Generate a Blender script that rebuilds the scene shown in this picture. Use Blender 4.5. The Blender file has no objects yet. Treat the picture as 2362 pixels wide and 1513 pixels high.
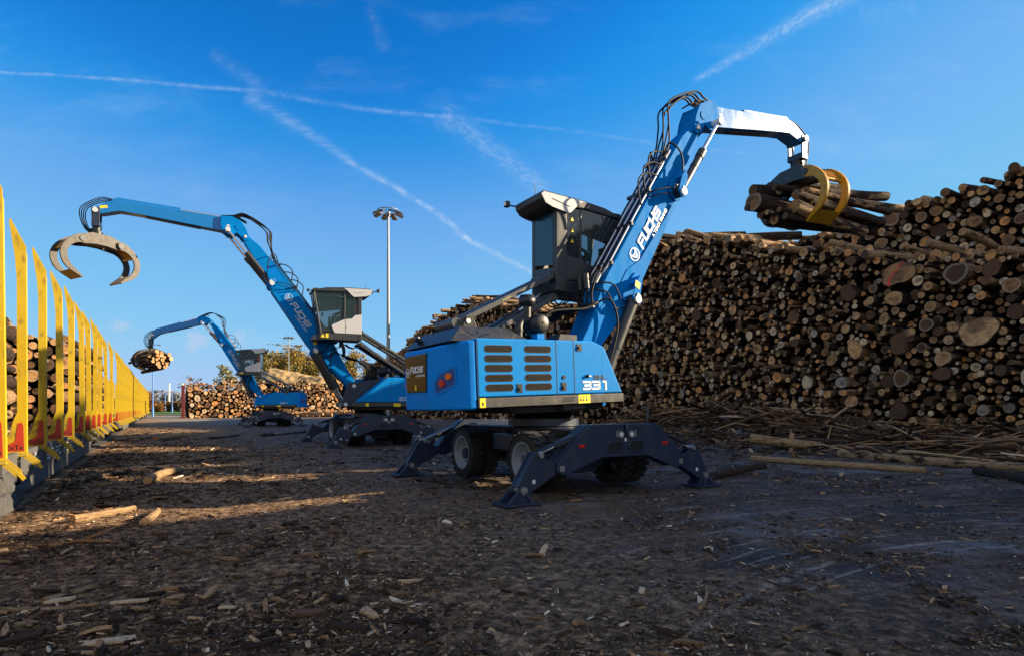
import bpy, bmesh, math, random
import numpy as np
from mathutils import Vector, Matrix, Quaternion
random.seed(7); RNG = np.random.default_rng(11)
S = bpy.context.scene; COL = S.collection
R = math.radians
# ------------------------------------------------------------------ camera
cam_d = bpy.data.cameras.new('camera'); cam = bpy.data.objects.new('camera', cam_d); COL.objects.link(cam)
cam.location = (0, 0, 1.5); cam.rotation_euler = (R(90), 0, 0)
cam_d.sensor_width = 36; cam_d.lens = 36*1350/2362; cam_d.shift_y = (939-756.5)/2362
cam_d.clip_start = .05; cam_d.clip_end = 6000
S.camera = cam
# ------------------------------------------------------------------ light
SUN_EL, SUN_AZ = 20.5, 11.0          # azimuth from +X, towards +Y
sd = Vector((math.cos(R(SUN_EL))*math.cos(R(SUN_AZ)), math.cos(R(SUN_EL))*math.sin(R(SUN_AZ)), math.sin(R(SUN_EL))))
sl = bpy.data.lights.new('sun', 'SUN'); sl.energy = 5.0; sl.angle = R(.5); sl.color = (1, .81, .55)
so = bpy.data.objects.new('sun', sl); COL.objects.link(so); so.rotation_euler = sd.to_track_quat('Z', 'Y').to_euler(); so.location = (30, 0, 30)
W = bpy.data.worlds.new('World'); S.world = W; W.use_nodes = True
S.view_settings.view_transform = 'Standard'; S.view_settings.look = 'None'
S.view_settings.exposure = 1.5; S.view_settings.gamma = 1

class NT:
    """small helper to write node trees"""
    def __init__(s, nt): s.nt = nt; nt.nodes.clear()
    def n(s, t, **k):
        o = s.nt.nodes.new(t)
        for a, b in k.items(): setattr(o, a, b)
        return o
    def put(s, node, i, v):
        if hasattr(v, 'bl_idname') or isinstance(v, bpy.types.NodeSocket): s.nt.links.new(v, node.inputs[i])
        elif v is not None: node.inputs[i].default_value = v
    def m(s, op, a, b=None, c=None, clamp=False):
        o = s.n('ShaderNodeMath', operation=op, use_clamp=clamp)
        s.put(o, 0, a)
        if b is not None: s.put(o, 1, b)
        if c is not None: s.put(o, 2, c)
        return o.outputs[0]
    def mix(s, f, a, b, mode='MIX'):
        o = s.n('ShaderNodeMix', data_type='RGBA', blend_type=mode)
        s.put(o, 0, f); s.put(o, 6, a if isinstance(a, bpy.types.NodeSocket) else tuple(a)+(1,)*(4-len(a))); s.put(o, 7, b if isinstance(b, bpy.types.NodeSocket) else tuple(b)+(1,)*(4-len(b)))
        return o.outputs[2]
    def noise(s, vec, sc, det=3, rough=.55, w=None, dist=0):
        o = s.n('ShaderNodeTexNoise')
        if vec is not None: s.put(o, 'Vector', vec)
        o.inputs['Scale'].default_value = sc; o.inputs['Detail'].default_value = det; o.inputs['Roughness'].default_value = rough; o.inputs['Distortion'].default_value = dist
        return o.outputs[0]
    def sst(s, v, a, b):
        o = s.n('ShaderNodeMapRange', interpolation_type='SMOOTHSTEP'); s.put(o, 0, v); o.inputs[1].default_value = a; o.inputs[2].default_value = b
        return o.outputs[0]
    def ramp(s, v, st):
        o = s.n('ShaderNodeValToRGB'); s.put(o, 0, v); e = o.color_ramp.elements
        while len(e) < len(st): e.new(.5)
        for i, (p, c) in enumerate(st): e[i].position = p; e[i].color = tuple(c)+(1,)
        return o.outputs[0]
    def mapv(s, vec, sc=(1, 1, 1), loc=(0, 0, 0)):
        o = s.n('ShaderNodeMapping'); s.put(o, 0, vec); o.inputs['Scale'].default_value = sc; o.inputs['Location'].default_value = loc
        return o.outputs[0]

# sky with vapour trails (laid out by direction, infinitely far away)
def build_world():
    t = NT(W.node_tree)
    out = t.n('ShaderNodeOutputWorld'); bg = t.n('ShaderNodeBackground'); t.nt.links.new(bg.outputs[0], out.inputs[0])
    sky = t.n('ShaderNodeTexSky', sky_type='NISHITA'); sky.sun_disc = False
    sky.sun_elevation = R(SUN_EL); sky.sun_rotation = R(90-SUN_AZ); sky.air_density = 1.0; sky.dust_density = .2; sky.ozone_density = 3.0; sky.altitude = 300
    hs = t.n('ShaderNodeHueSaturation'); hs.inputs['Hue'].default_value = .497; hs.inputs['Saturation'].default_value = 1.32; hs.inputs['Value'].default_value = 1.0
    t.nt.links.new(sky.outputs[0], hs.inputs['Color'])
    # tone of this sky: radiance per channel bent to the deep azure of the picture (same for every ray)
    K = .15*2**.5/1.5
    sc = t.n('ShaderNodeVectorMath', operation='SCALE'); t.put(sc, 0, hs.outputs[0]); sc.inputs['Scale'].default_value = K
    cu = t.n('ShaderNodeRGBCurve'); t.put(cu, 1, sc.outputs[0])
    for ch, pts in enumerate(([(0, 0), (.027, .010), (.042, .05), (.062, .10), (.10, .125), (.17, .15), (.56, .25), (1, .31)], [(0, 0), (.10, .085), (.146, .125), (.184, .195), (.275, .295), (.45, .372), (.83, .40), (1, .405)], [(0, 0), (.2, .22), (.353, .40), (.447, .53), (.62, .585), (.73, .60), (.8, .59), (1, .585)])):
        c = cu.mapping.curves[ch]; c.points[0].location = pts[0]; c.points[1].location = pts[-1]
        for p in pts[1:-1]: c.points.new(*p)
    cu.mapping.use_clip = False; cu.mapping.update()
    ex = t.n('ShaderNodeVectorMath', operation='SUBTRACT'); t.put(ex, 0, sc.outputs[0]); ex.inputs[1].default_value = (1, 1, 1)
    mx = t.n('ShaderNodeVectorMath', operation='MAXIMUM'); t.put(mx, 0, ex.outputs[0]); mx.inputs[1].default_value = (0, 0, 0)
    ad = t.n('ShaderNodeVectorMath', operation='ADD'); t.put(ad, 0, cu.outputs[0]); t.put(ad, 1, mx.outputs[0])
    sb = t.n('ShaderNodeVectorMath', operation='SCALE'); t.put(sb, 0, ad.outputs[0]); sb.inputs['Scale'].default_value = 1/K
    base = sb.outputs[0]
    tc = t.n('ShaderNodeTexCoord').outputs['Generated']
    sp = t.n('ShaderNodeSeparateXYZ'); t.put(sp, 0, tc)
    y = t.m('MAXIMUM', sp.outputs[1], .02)
    u = t.m('DIVIDE', sp.outputs[0], y); v = t.m('DIVIDE', sp.outputs[2], y)
    front = t.sst(sp.outputs[1], .05, .25)
    uv = t.n('ShaderNodeCombineXYZ'); t.put(uv, 0, u); t.put(uv, 1, v); uv = uv.outputs[0]
    fine = t.noise(uv, 55, 5, .7); mid = t.noise(uv, 14, 4, .65); wob = t.noise(uv, 5, 2, .5)
    total = None
    def P(x, yy): return ((x-1181)/1350, (939-yy)/1350)
    def trail(a, b, w0, w1, amp0, amp1, bow=0.0, streak=0, wobble=.006, soft=1):
        nonlocal total
        a = P(*a); b = P(*b); dx, dy = b[0]-a[0], b[1]-a[1]; L = math.hypot(dx, dy); dx /= L; dy /= L
        al = t.m('ADD', t.m('MULTIPLY', t.m('SUBTRACT', u, a[0]), dx), t.m('MULTIPLY', t.m('SUBTRACT', v, a[1]), dy))
        pe = t.m('SUBTRACT', t.m('MULTIPLY', t.m('SUBTRACT', v, a[1]), dx), t.m('MULTIPLY', t.m('SUBTRACT', u, a[0]), dy))
        tt = t.m('DIVIDE', al, L)
        if bow: pe = t.m('SUBTRACT', pe, t.m('MULTIPLY', t.m('MULTIPLY', tt, t.m('SUBTRACT', 1, tt)), bow*4/1350))
        pe = t.m('ADD', pe, t.m('MULTIPLY', t.m('SUBTRACT', wob, .5), wobble*2.5))
        if streak:
            cv = t.n('ShaderNodeCombineXYZ'); t.put(cv, 0, t.m('ADD', t.m('MULTIPLY', al, 9), t.m('MULTIPLY', pe, streak))); t.put(cv, 1, t.m('MULTIPLY', t.m('SUBTRACT', al, t.m('MULTIPLY', pe, 1.2)), 60))
            st = t.noise(cv.outputs[0], 1.0, 4, .7)
        else: st = fine
        w = t.m('ADD', w0/1350, t.m('MULTIPLY', t.m('MULTIPLY', tt, 1, clamp=True), (w1-w0)/1350))
        q = t.m('DIVIDE', t.m('ABSOLUTE', pe), w)
        body = t.m('POWER', 2.718, t.m('MULTIPLY', t.m('MULTIPLY', q, q), -1.0*soft))
        ends = t.m('MULTIPLY', t.sst(tt, 0, .06), t.m('SUBTRACT', 1, t.sst(tt, .9, 1.0)))
        amp = t.m('ADD', amp0, t.m('MULTIPLY', t.m('MULTIPLY', tt, 1, clamp=True), amp1-amp0))
        k = t.m('MULTIPLY', t.m('MULTIPLY', body, ends), t.m('MULTIPLY', amp, t.m('ADD', .06, t.m('ADD', t.m('MULTIPLY', t.sst(st, .38, .66), .60), t.m('MULTIPLY', t.sst(mid, .3, .7), .35)))))
        total = k if total is None else t.m('ADD', total, k)
    trail((-300, 150), (640, 217), 3, 4.5, .27, .28, bow=6)
    trail((600, 213), (1080, 275), 6, 4.5, .18, .26, bow=-4, wobble=.008)
    trail((1060, 272), (1800, 365), 4, 4, .12, .08)
    trail((560, 215), (830, 385), 17, 8, .20, .30, streak=14, wobble=.01)
    trail((790, 365), (1100, 570), 7, 6, .34, .42, bow=10, wobble=.014)
    trail((1040, 532), (1330, 675), 6, 6, .42, .42, bow=-3, wobble=.008)
    trail((1010, 255), (1270, 450), 26, 16, .27, .26, streak=120, wobble=.01)
    trail((1590, 192), (2010, -40), 6, 22, .32, .42, streak=120)
    trail((850, 10), (890, 125), 10, 14, .10, .08, streak=60)
    trail((1980, 40), (2120, 10), 22, 18, .10, .08, streak=60)
    trail((480, 120), (620, 215), 14, 14, .08, .12, streak=40)
    hz = t.m('MULTIPLY', total, front)
    hz = t.m('MINIMUM', hz, .85)
    col = t.mix(hz, base, (3.4, 4.0, 4.6))
    # faint high cirrus veil and small grey puffs low on the left
    cv = t.noise(t.mapv(uv, (1.1, 3.2, 1)), 2.2, 5, .65)
    col = t.mix(t.m('MULTIPLY', t.m('MULTIPLY', t.sst(cv, .5, .8), .16), front), col, (2.6, 3.6, 4.5))
    for (px, py, rx, ry, a) in ((450, 788, 45, 32, .55), (275, 752, 38, 20, .4), (625, 842, 40, 26, .8), (560, 772, 30, 30, .3), (700, 790, 60, 20, .2)):
        c = P(px, py)
        e1 = t.m('POWER', t.m('DIVIDE', t.m('SUBTRACT', u, c[0]), rx/1350), 2.0); e1 = t.m('MULTIPLY', t.m('DIVIDE', t.m('SUBTRACT', u, c[0]), rx/1350), t.m('DIVIDE', t.m('SUBTRACT', u, c[0]), rx/1350))
        e2 = t.m('MULTIPLY', t.m('DIVIDE', t.m('SUBTRACT', v, c[1]), ry/1350), t.m('DIVIDE', t.m('SUBTRACT', v, c[1]), ry/1350))
        k = t.m('POWER', 2.718, t.m('MULTIPLY', t.m('ADD', e1, e2), -1.0))
        nn = t.sst(t.m('ADD', t.noise(uv, 38, 5, .6), t.m('MULTIPLY', k, .25)), .55, .8)
        k = t.m('MULTIPLY', t.m('MULTIPLY', t.sst(k, .15, .9), nn), a*front if not isinstance(front, bpy.types.NodeSocket) else t.m('MULTIPLY', front, a))
        col = t.mix(k, col, (2.6, 3.0, 3.9))
    # bright cloud bank added to the unseen rear sky as neutral fill light
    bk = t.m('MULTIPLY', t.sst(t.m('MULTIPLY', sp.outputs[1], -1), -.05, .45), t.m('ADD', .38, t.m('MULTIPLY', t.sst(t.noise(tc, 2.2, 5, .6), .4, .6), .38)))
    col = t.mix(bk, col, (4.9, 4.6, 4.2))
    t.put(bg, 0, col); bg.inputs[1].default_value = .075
build_world()

# ------------------------------------------------------------------ materials
MAT = {}
def pbr(name, col, rough=.5, metal=0, spec=.5, coat=0, bump=0, bscale=20, var=0, vscale=3, dirt=0, dcol=(.03, .025, .02), alpha=1, trans=0, emit=None):
    if name in MAT: return MAT[name]
    m = bpy.data.materials.new(name); m.use_nodes = True; t = NT(m.node_tree)
    out = t.n('ShaderNodeOutputMaterial'); b = t.n('ShaderNodeBsdfPrincipled'); t.nt.links.new(b.outputs[0], out.inputs[0])
    b.inputs['Roughness'].default_value = rough; b.inputs['Metallic'].default_value = metal; b.inputs['Specular IOR Level'].default_value = spec
    b.inputs['Coat Weight'].default_value = coat; b.inputs['Coat Roughness'].default_value = .14
    b.inputs['Alpha'].default_value = alpha; b.inputs['Transmission Weight'].default_value = trans
    tc = t.n('ShaderNodeTexCoord').outputs['Object']
    c = tuple(col)+(1,)
    if var or dirt:
        n1 = t.noise(tc, vscale, 4, .6)
        c = t.mix(t.m('MULTIPLY', t.sst(n1, .35, .7), var), col, tuple(x*.55 for x in col))
        if dirt:
            n2 = t.noise(t.mapv(tc, (1, 1, .35)), vscale*3.1, 6, .7)
            c = t.mix(t.m('MULTIPLY', t.sst(n2, .52, .72), dirt), c, dcol)
            rr = t.m('ADD', rough, t.m('MULTIPLY', t.sst(n2, .45, .75), .25)); t.put(b, 'Roughness', rr)
    t.put(b, 'Base Color', c)
    if bump:
        bp = t.n('ShaderNodeBump'); bp.inputs['Strength'].default_value = bump; bp.inputs['Distance'].default_value = .02
        t.put(bp, 'Height', t.noise(tc, bscale, 3, .6)); t.nt.links.new(bp.outputs[0], b.inputs['Normal'])
    if emit: b.inputs['Emission Color'].default_value = tuple(emit)+(1,); b.inputs['Emission Strength'].default_value = 1
    MAT[name] = m; return m
BLUE = pbr('blue_paint', (.0, .21, .60), .55, spec=.10, var=.12, dirt=.30, vscale=2.0, dcol=(.012, .17, .36))
BOOMB = pbr('boom_blue_paint', (.0, .185, .56), .6, spec=.05, var=.08, dirt=.08, vscale=1.2, dcol=(.03, .12, .25))
STKB = pbr('glossy_stick_paint', (.0, .17, .50), .25, spec=.5, var=.05, dirt=.05, vscale=1.2, dcol=(.03, .12, .25))
CWB = pbr('counterweight_blue_paint', (.0, .23, .74), .6, spec=.15, bump=.35, bscale=60, var=.2, dirt=.3, vscale=2, dcol=(.05, .1, .2))
NAVY = pbr('navy_steel_paint', (.012, .024, .055), .42, coat=.1, var=.3, dirt=.4, vscale=2, dcol=(.06, .05, .045))
GREY = pbr('dark_grey_paint', (.026, .029, .034), .40, var=.3, dirt=.3, vscale=2, dcol=(.10, .085, .07))
SKIRT = pbr('skirt_grey_paint', (.05, .048, .046), .45, var=.4, dirt=.5, vscale=2.5, dcol=(.16, .13, .10))
LGREY = pbr('light_grey_panel', (.50, .50, .52), .38, var=.06, dirt=.08, vscale=2, dcol=(.3, .28, .25))
BLACK = pbr('black_plastic', (.008, .008, .009), .45)
PIPE = pbr('bright_steel_pipe', (.6, .6, .62), .3, metal=.6)
RUBBER = pbr('rubber_hose', (.009, .009, .010), .6, spec=.2)
TYRE = pbr('tyre_rubber', (.014, .0135, .013), .8, bump=.4, bscale=40, dirt=.7, vscale=4, dcol=(.06, .045, .03))
RIM = pbr('wheel_rim_grey', (.22, .25, .28), .5, var=.4, dirt=.5, vscale=4, dcol=(.05, .04, .035))
CHROME = pbr('chrome_rod', (.75, .76, .78), .12, metal=1)
STEEL = pbr('bare_steel', (.45, .45, .44), .35, metal=.8, var=.3, vscale=6)
PIN = pbr('white_pin_cap', (.7, .7, .68), .4, var=.2, vscale=9)
YEL = pbr('yellow_sticker', (.85, .62, .02), .5)
WHITE = pbr('white_lettering', (.82, .84, .86), .5)
PALEB = pbr('faded_lettering', (.45, .55, .68), .5)
BLKT = pbr('black_lettering', (.01, .012, .015), .5)
RED = pbr('red_lens', (.55, .015, .01), .2, coat=.6)
ORANGE = pbr('orange_lens', (.75, .16, .01), .2, coat=.6)
GLASS = pbr('tinted_glass', (.03, .06, .07), .03, trans=0, alpha=.30, spec=.5)
DGLASS = pbr('dark_glass', (.02, .03, .035), .04, alpha=.93, spec=.8)
GYEL = pbr('worn_yellow_grapple_paint', (.52, .26, .006), .45, var=.25, dirt=.55, vscale=2.5, dcol=(.12, .09, .05))
GWORN = pbr('worn_grapple_steel', (.055, .048, .041), .5, metal=.3, var=.35, dirt=.55, vscale=6, dcol=(.13, .10, .07))
GDARK = pbr('dark_grapple_steel', (.05, .055, .06), .45, metal=.3, var=.4, dirt=.5, vscale=3, dcol=(.1, .08, .05))
SYEL = pbr('yellow_stake_paint', (.52, .345, .005), .55, var=.35, dirt=.8, vscale=2.6, dcol=(.13, .08, .02))
SRED = pbr('red_stake_mark', (.42, .035, .015), .5, var=.3, vscale=6)
WGREY = pbr('wagon_grey_paint', (.09, .087, .082), .6, var=.4, dirt=.7, vscale=2.5, dcol=(.05, .045, .04))
WDARK = pbr('bogie_black', (.02, .019, .018), .7, dirt=.6, vscale=6, dcol=(.07, .05, .035))
STONE = pbr('grey_stone', (.07, .068, .066), .9, bump=1, bscale=14, var=.7, dirt=.95, vscale=5, dcol=(.018, .017, .016))
GALV = pbr('galvanised_mast', (.24, .25, .26), .45, metal=.3, var=.3, vscale=5)
LBLUE = pbr('blue_post_paint', (.08, .22, .55), .5)
RPOST = pbr('rusty_red_post', (.20, .03, .025), .6, var=.4, dirt=.5, vscale=4, dcol=(.08, .03, .02))
POLEW = pbr('white_chimney_paint', (.75, .75, .75), .5)
CLOTH = pbr('dark_work_jacket', (.012, .016, .03), .9)
SKIN = pbr('skin', (.42, .22, .14), .6)
SEAT = pbr('seat_black', (.015, .015, .016), .8)
RDOT = pbr('red_cab_bag', (.6, .02, .015), .6)

def wood_mats():
    # bark
    m = bpy.data.materials.new('bark'); m.use_nodes = True; t = NT(m.node_tree)
    out = t.n('ShaderNodeOutputMaterial'); b = t.n('ShaderNodeBsdfPrincipled'); t.nt.links.new(b.outputs[0], out.inputs[0])
    lc = t.n('ShaderNodeAttribute', attribute_name='lc').outputs['Vector']; rn = t.n('ShaderNodeAttribute', attribute_name='rn')
    rs = t.n('ShaderNodeSeparateColor'); t.put(rs, 0, rn.outputs['Color'])
    off = t.n('ShaderNodeVectorMath', operation='ADD'); t.put(off, 0, lc)
    sc = t.n('ShaderNodeVectorMath', operation='SCALE'); t.put(sc, 0, rn.outputs['Color']); sc.inputs['Scale'].default_value = 37.0; t.put(off, 1, sc.outputs[0])
    o = off.outputs[0]
    n1 = t.noise(t.mapv(o, (3, 3, 1.4)), 2.2, 6, .7); n2 = t.noise(t.mapv(o, (1, 1, 1.0)), 1.3, 4, .6); n3 = t.noise(t.mapv(o, (9, 9, 3)), 2, 4, .7)
    dark = t.ramp(n1, [(.30, (.009, .006, .005)), (.5, (.034, .022, .016)), (.7, (.10, .066, .043))])
    pale = t.ramp(n1, [(.3, (.12, .07, .035)), (.55, (.36, .23, .12)), (.75, (.56, .42, .27))])
    k = t.sst(t.m('ADD', n2, t.m('MULTIPLY', t.m('SUBTRACT', rs.outputs[1], .62), .62)), .50, .60)
    t.put(b, 'Base Color', t.mix(k, dark, pale)); b.inputs['Roughness'].default_value = .9; b.inputs['Specular IOR Level'].default_value = .2
    bp = t.n('ShaderNodeBump'); bp.inputs['Strength'].default_value = .8; bp.inputs['Distance'].default_value = .03; t.put(bp, 'Height', t.m('ADD', n1, n3)); t.nt.links.new(bp.outputs[0], b.inputs['Normal'])
    MAT['bark'] = m
    m = bpy.data.materials.new('cut_end'); m.use_nodes = True; t = NT(m.node_tree)
    out = t.n('ShaderNodeOutputMaterial'); b = t.n('ShaderNodeBsdfPrincipled'); t.nt.links.new(b.outputs[0], out.inputs[0])
    lc = t.n('ShaderNodeAttribute', attribute_name='lc').outputs['Vector']; rn = t.n('ShaderNodeAttribute', attribute_name='rn')
    rs = t.n('ShaderNodeSeparateColor'); t.put(rs, 0, rn.outputs['Color'])
    sp = t.n('ShaderNodeSeparateXYZ'); t.put(sp, 0, lc)
    rad = t.m('SQRT', t.m('ADD', t.m('MULTIPLY', sp.outputs[0], sp.outputs[0]), t.m('MULTIPLY', sp.outputs[1], sp.outputs[1])))
    off = t.n('ShaderNodeVectorMath', operation='ADD'); t.put(off, 0, lc)
    sc = t.n('ShaderNodeVectorMath', operation='SCALE'); t.put(sc, 0, rn.outputs['Color']); sc.inputs['Scale'].default_value = 53.0; t.put(off, 1, sc.outputs[0])
    o = off.outputs[0]
    n1 = t.noise(o, 1.6, 5, .65)
    base = t.ramp(rs.outputs[0], [(0, (.045, .024, .014)), (.24, (.15, .072, .032)), (.42, (.42, .215, .085)), (.60, (.64, .37, .16)), (.74, (.72, .28, .07)), (.86, (.78, .54, .29)), (.95, (.52, .43, .33)), (1, (.20, .16, .13))])
    ring = t.m('SINE', t.m('ADD', t.m('MULTIPLY', rad, 46), t.m('MULTIPLY', n1, 5)))
    c = t.mix(t.m('MULTIPLY', t.sst(ring, -.2, 1), .10), base, (.10, .06, .035))
    mud = t.noise(o, .9, 5, .75); c = t.mix(t.m('MULTIPLY', t.sst(mud, .46, .62), .75), c, (.07, .046, .032))
    fz = t.noise(t.mapv(o, (1, 1, 1)), 9, 4, .7); c = t.mix(t.m('MULTIPLY', t.sst(fz, .42, .72), .45), c, (.10, .062, .038))
    heart = t.m('SUBTRACT', 1, t.sst(t.m('ADD', rad, t.m('MULTIPLY', n1, .5)), .35, .9))
    c = t.mix(t.m('MULTIPLY', heart, t.m('MULTIPLY', t.sst(rs.outputs[2], .55, .8), .6)), c, (.12, .05, .03))
    pale = t.m('MULTIPLY', t.sst(rad, .70, .82), t.sst(rs.outputs[2], .45, .2))
    c = t.mix(t.m('MULTIPLY', pale, .45), c, (.42, .33, .23))
    ang = t.m('ARCTAN2', sp.outputs[1], sp.outputs[0])
    cr = t.m('MULTIPLY', t.m('MULTIPLY', t.sst(t.m('SINE', t.m('ADD', t.m('MULTIPLY', ang, t.m('ROUND', t.m('ADD', 1.0, t.m('MULTIPLY', rs.outputs[1], 3)))), t.m('MULTIPLY', n1, 12))), .95, 1.0), t.sst(rs.outputs[2], .35, .6)), t.m('SUBTRACT', 1, t.sst(rad, .35, .8)))
    c = t.mix(t.m('MULTIPLY', cr, .7), c, (.03, .02, .015))
    c = t.mix(t.m('MULTIPLY', t.sst(rad, .90, .97), .9), c, (.035, .024, .018))
    # sprayed red marks on a few ends
    arc = t.m('MULTIPLY', t.m('SUBTRACT', 1, t.sst(t.m('ABSOLUTE', t.m('SUBTRACT', t.m('ADD', t.m('MULTIPLY', sp.outputs[1], .55), sp.outputs[0]), t.m('ADD', .35, t.m('MULTIPLY', t.m('MULTIPLY', sp.outputs[1], sp.outputs[1]), -.3)))), .03, .07)), t.sst(rn.outputs['Alpha'], .5, .6))
    c = t.mix(t.m('MULTIPLY', arc, .9), c, (.85, .05, .04))
    t.put(b, 'Base Color', c); b.inputs['Roughness'].default_value = .85; b.inputs['Specular IOR Level'].default_value = .2
    bp = t.n('ShaderNodeBump'); bp.inputs['Strength'].default_value = .5; bp.inputs['Distance'].default_value = .01; t.put(bp, 'Height', t.m('SUBTRACT', n1, cr)); t.nt.links.new(bp.outputs[0], b.inputs['Normal'])
    MAT['end'] = m
    # litter: chips and bark flakes coloured by attribute
    m = bpy.data.materials.new('bark_litter'); m.use_nodes = True; t = NT(m.node_tree)
    out = t.n('ShaderNodeOutputMaterial'); b = t.n('ShaderNodeBsdfPrincipled'); t.nt.links.new(b.outputs[0], out.inputs[0])
    rn = t.n('ShaderNodeAttribute', attribute_name='rn'); rs = t.n('ShaderNodeSeparateColor'); t.put(rs, 0, rn.outputs['Color'])
    c = t.ramp(rs.outputs[0], [(0, (.016, .010, .007)), (.34, (.062, .038, .024)), (.58, (.16, .096, .054)), (.76, (.31, .18, .088)), (.90, (.48, .33, .185)), (.97, (.64, .49, .32)), (1, (.72, .63, .5))])
    tc = t.n('ShaderNodeTexCoord').outputs['Object']
    n = t.noise(t.mapv(tc, (1, 1, 1)), 30, 4, .7)
    c = t.mix(t.m('MULTIPLY', t.sst(n, .45, .7), .5), c, (.03, .02, .015))
    t.put(b, 'Base Color', c); b.inputs['Roughness'].default_value = .9; b.inputs['Specular IOR Level'].default_value = .15
    MAT['litter'] = m
wood_mats()

# ------------------------------------------------------------------ builders
class MB:
    def __init__(s, M=None): s.v = []; s.f = []; s.mi = []; s.sm = []; s.mats = []; s.M = M or Matrix(); s.cur = 0
    def mat(s, m):
        if m not in s.mats: s.mats.append(m)
        s.cur = s.mats.index(m); return s
    def add(s, vs, fs, smooth=False):
        o = len(s.v); s.v += [tuple(x) for x in vs]; s.f += [tuple(i+o for i in f) for f in fs]; s.mi += [s.cur]*len(fs); s.sm += [smooth]*len(fs); return s
    def box(s, c, d, rot=None):
        x, y, z = d[0]/2, d[1]/2, d[2]/2
        vs = [Vector(p) for p in ((-x,-y,-z),(x,-y,-z),(x,y,-z),(-x,y,-z),(-x,-y,z),(x,-y,z),(x,y,z),(-x,y,z))]
        if rot is not None: vs = [rot @ p for p in vs]
        c = Vector(c)
        return s.add([p+c for p in vs], [(0,3,2,1),(4,5,6,7),(0,1,5,4),(1,2,6,5),(2,3,7,6),(3,0,4,7)])
    def bar(s, a, b, w, h, up=(0, 0, 1)):
        a, b = Vector(a), Vector(b); z = (b-a); L = z.length; z.normalize(); x = Vector(up).cross(z)
        if x.length < 1e-4: x = Vector((1, 0, 0)).cross(z)
        x.normalize(); y = z.cross(x); m = Matrix((x, y, z)).transposed()
        return s.box((a+b)/2, (w, h, L), m)
    def prism(s, pts, lo, hi, ax='y'):
        """outline extruded along axis; ax y: pts=(x,z); ax x: pts=(y,z); ax z: pts=(x,y)"""
        def mk(p, q): return {'y': (p[0], q, p[1]), 'x': (q, p[0], p[1]), 'z': (p[0], p[1], q)}[ax]
        n = len(pts); ar = sum(pts[i][0]*pts[(i+1) % n][1]-pts[(i+1) % n][0]*pts[i][1] for i in range(n))
        if (ar > 0) != (ax == 'y'): pts = list(pts)
        else: pts = list(reversed(pts))
        vs = [mk(p, lo) for p in pts]+[mk(p, hi) for p in pts]
        fs = [tuple(range(n)), tuple(range(2*n-1, n-1, -1))]+[(i, i+n, (i+1) % n+n, (i+1) % n) for i in range(n)]
        return s.add(vs, fs)
    def cyl(s, a, b, r0, r1=None, n=16, caps=True, smooth=True):
        r1 = r0 if r1 is None else r1; a, b = Vector(a), Vector(b); z = (b-a).normalized()
        x = z.orthogonal().normalized(); y = z.cross(x)
        ring = lambda c, r: [c+r*(math.cos(2*math.pi*i/n)*x+math.sin(2*math.pi*i/n)*y) for i in range(n)]
        s.add(ring(a, r0)+ring(b, r1), [(i, (i+1) % n, (i+1) % n+n, i+n) for i in range(n)], smooth)
        if caps: s.add(ring(a, r0), [tuple(range(n-1, -1, -1))]); s.add(ring(b, r1), [tuple(range(n))])
        return s
    def tube(s, pts, r, n=7, sub=6):
        p = [Vector(q) for q in pts]
        if len(p) > 2 and sub:
            q = []
            e = [p[0]*2-p[1]]+p+[p[-1]*2-p[-2]]
            for i in range(1, len(e)-2):
                for k in range(sub):
                    t = k/sub; a, b, c, d = e[i-1], e[i], e[i+1], e[i+2]
                    q.append(.5*((2*b)+(c-a)*t+(2*a-5*b+4*c-d)*t*t+(3*b-a-3*c+d)*t**3))
            q.append(p[-1]); p = q
        vs = []; fs = []; z0 = (p[1]-p[0]).normalized(); x = z0.orthogonal().normalized()
        for i, c in enumerate(p):
            z = (p[min(i+1, len(p)-1)]-p[max(i-1, 0)]).normalized(); x = (x-z*x.dot(z)).normalized(); y = z.cross(x)
            rr = r[i] if isinstance(r, (list, tuple)) else r
            vs += [c+rr*(math.cos(2*math.pi*k/n)*x+math.sin(2*math.pi*k/n)*y) for k in range(n)]
            if i: fs += [((i-1)*n+k, (i-1)*n+(k+1) % n, i*n+(k+1) % n, i*n+k) for k in range(n)]
        fs += [tuple(range(n-1, -1, -1)), tuple(range(len(vs)-n, len(vs)))]
        return s.add(vs, fs, True)
    def lathe(s, prof, a, b, n=28):
        """prof: list of (t along a->b in metres, radius)"""
        a, b = Vector(a), Vector(b); z = (b-a).normalized(); x = z.orthogonal().normalized(); y = z.cross(x)
        vs = []; fs = []
        for (t, r) in prof: vs += [a+z*t+r*(math.cos(2*math.pi*k/n)*x+math.sin(2*math.pi*k/n)*y) for k in range(n)]
        for i in range(1, len(prof)): fs += [((i-1)*n+k, (i-1)*n+(k+1) % n, i*n+(k+1) % n, i*n+k) for k in range(n)]
        return s.add(vs, fs, True)
    def build(s, name, parent=None, bevel=0, seg=2):
        me = bpy.data.meshes.new(name); me.from_pydata([tuple(s.M @ Vector(v)) for v in s.v], [], s.f)
        for m in s.mats: me.materials.append(m)
        me.polygons.foreach_set('material_index', s.mi); me.polygons.foreach_set('use_smooth', s.sm); me.update()
        o = bpy.data.objects.new(name, me); COL.objects.link(o)
        if parent is not None: o.parent = parent
        if bevel:
            b = o.modifiers.new('bevel', 'BEVEL'); b.width = bevel; b.segments = seg; b.limit_method = 'ANGLE'; b.angle_limit = R(35); b.harden_normals = False
            for p in me.polygons: p.use_smooth = True
            w = o.modifiers.new('wn', 'WEIGHTED_NORMAL'); w.keep_sharp = True
        return o
def tag(o, label=None, cat=None, group=None, kind=None):
    if label: o['label'] = label
    if cat: o['category'] = cat
    if group: o['group'] = group
    if kind: o['kind'] = kind
    return o
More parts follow.
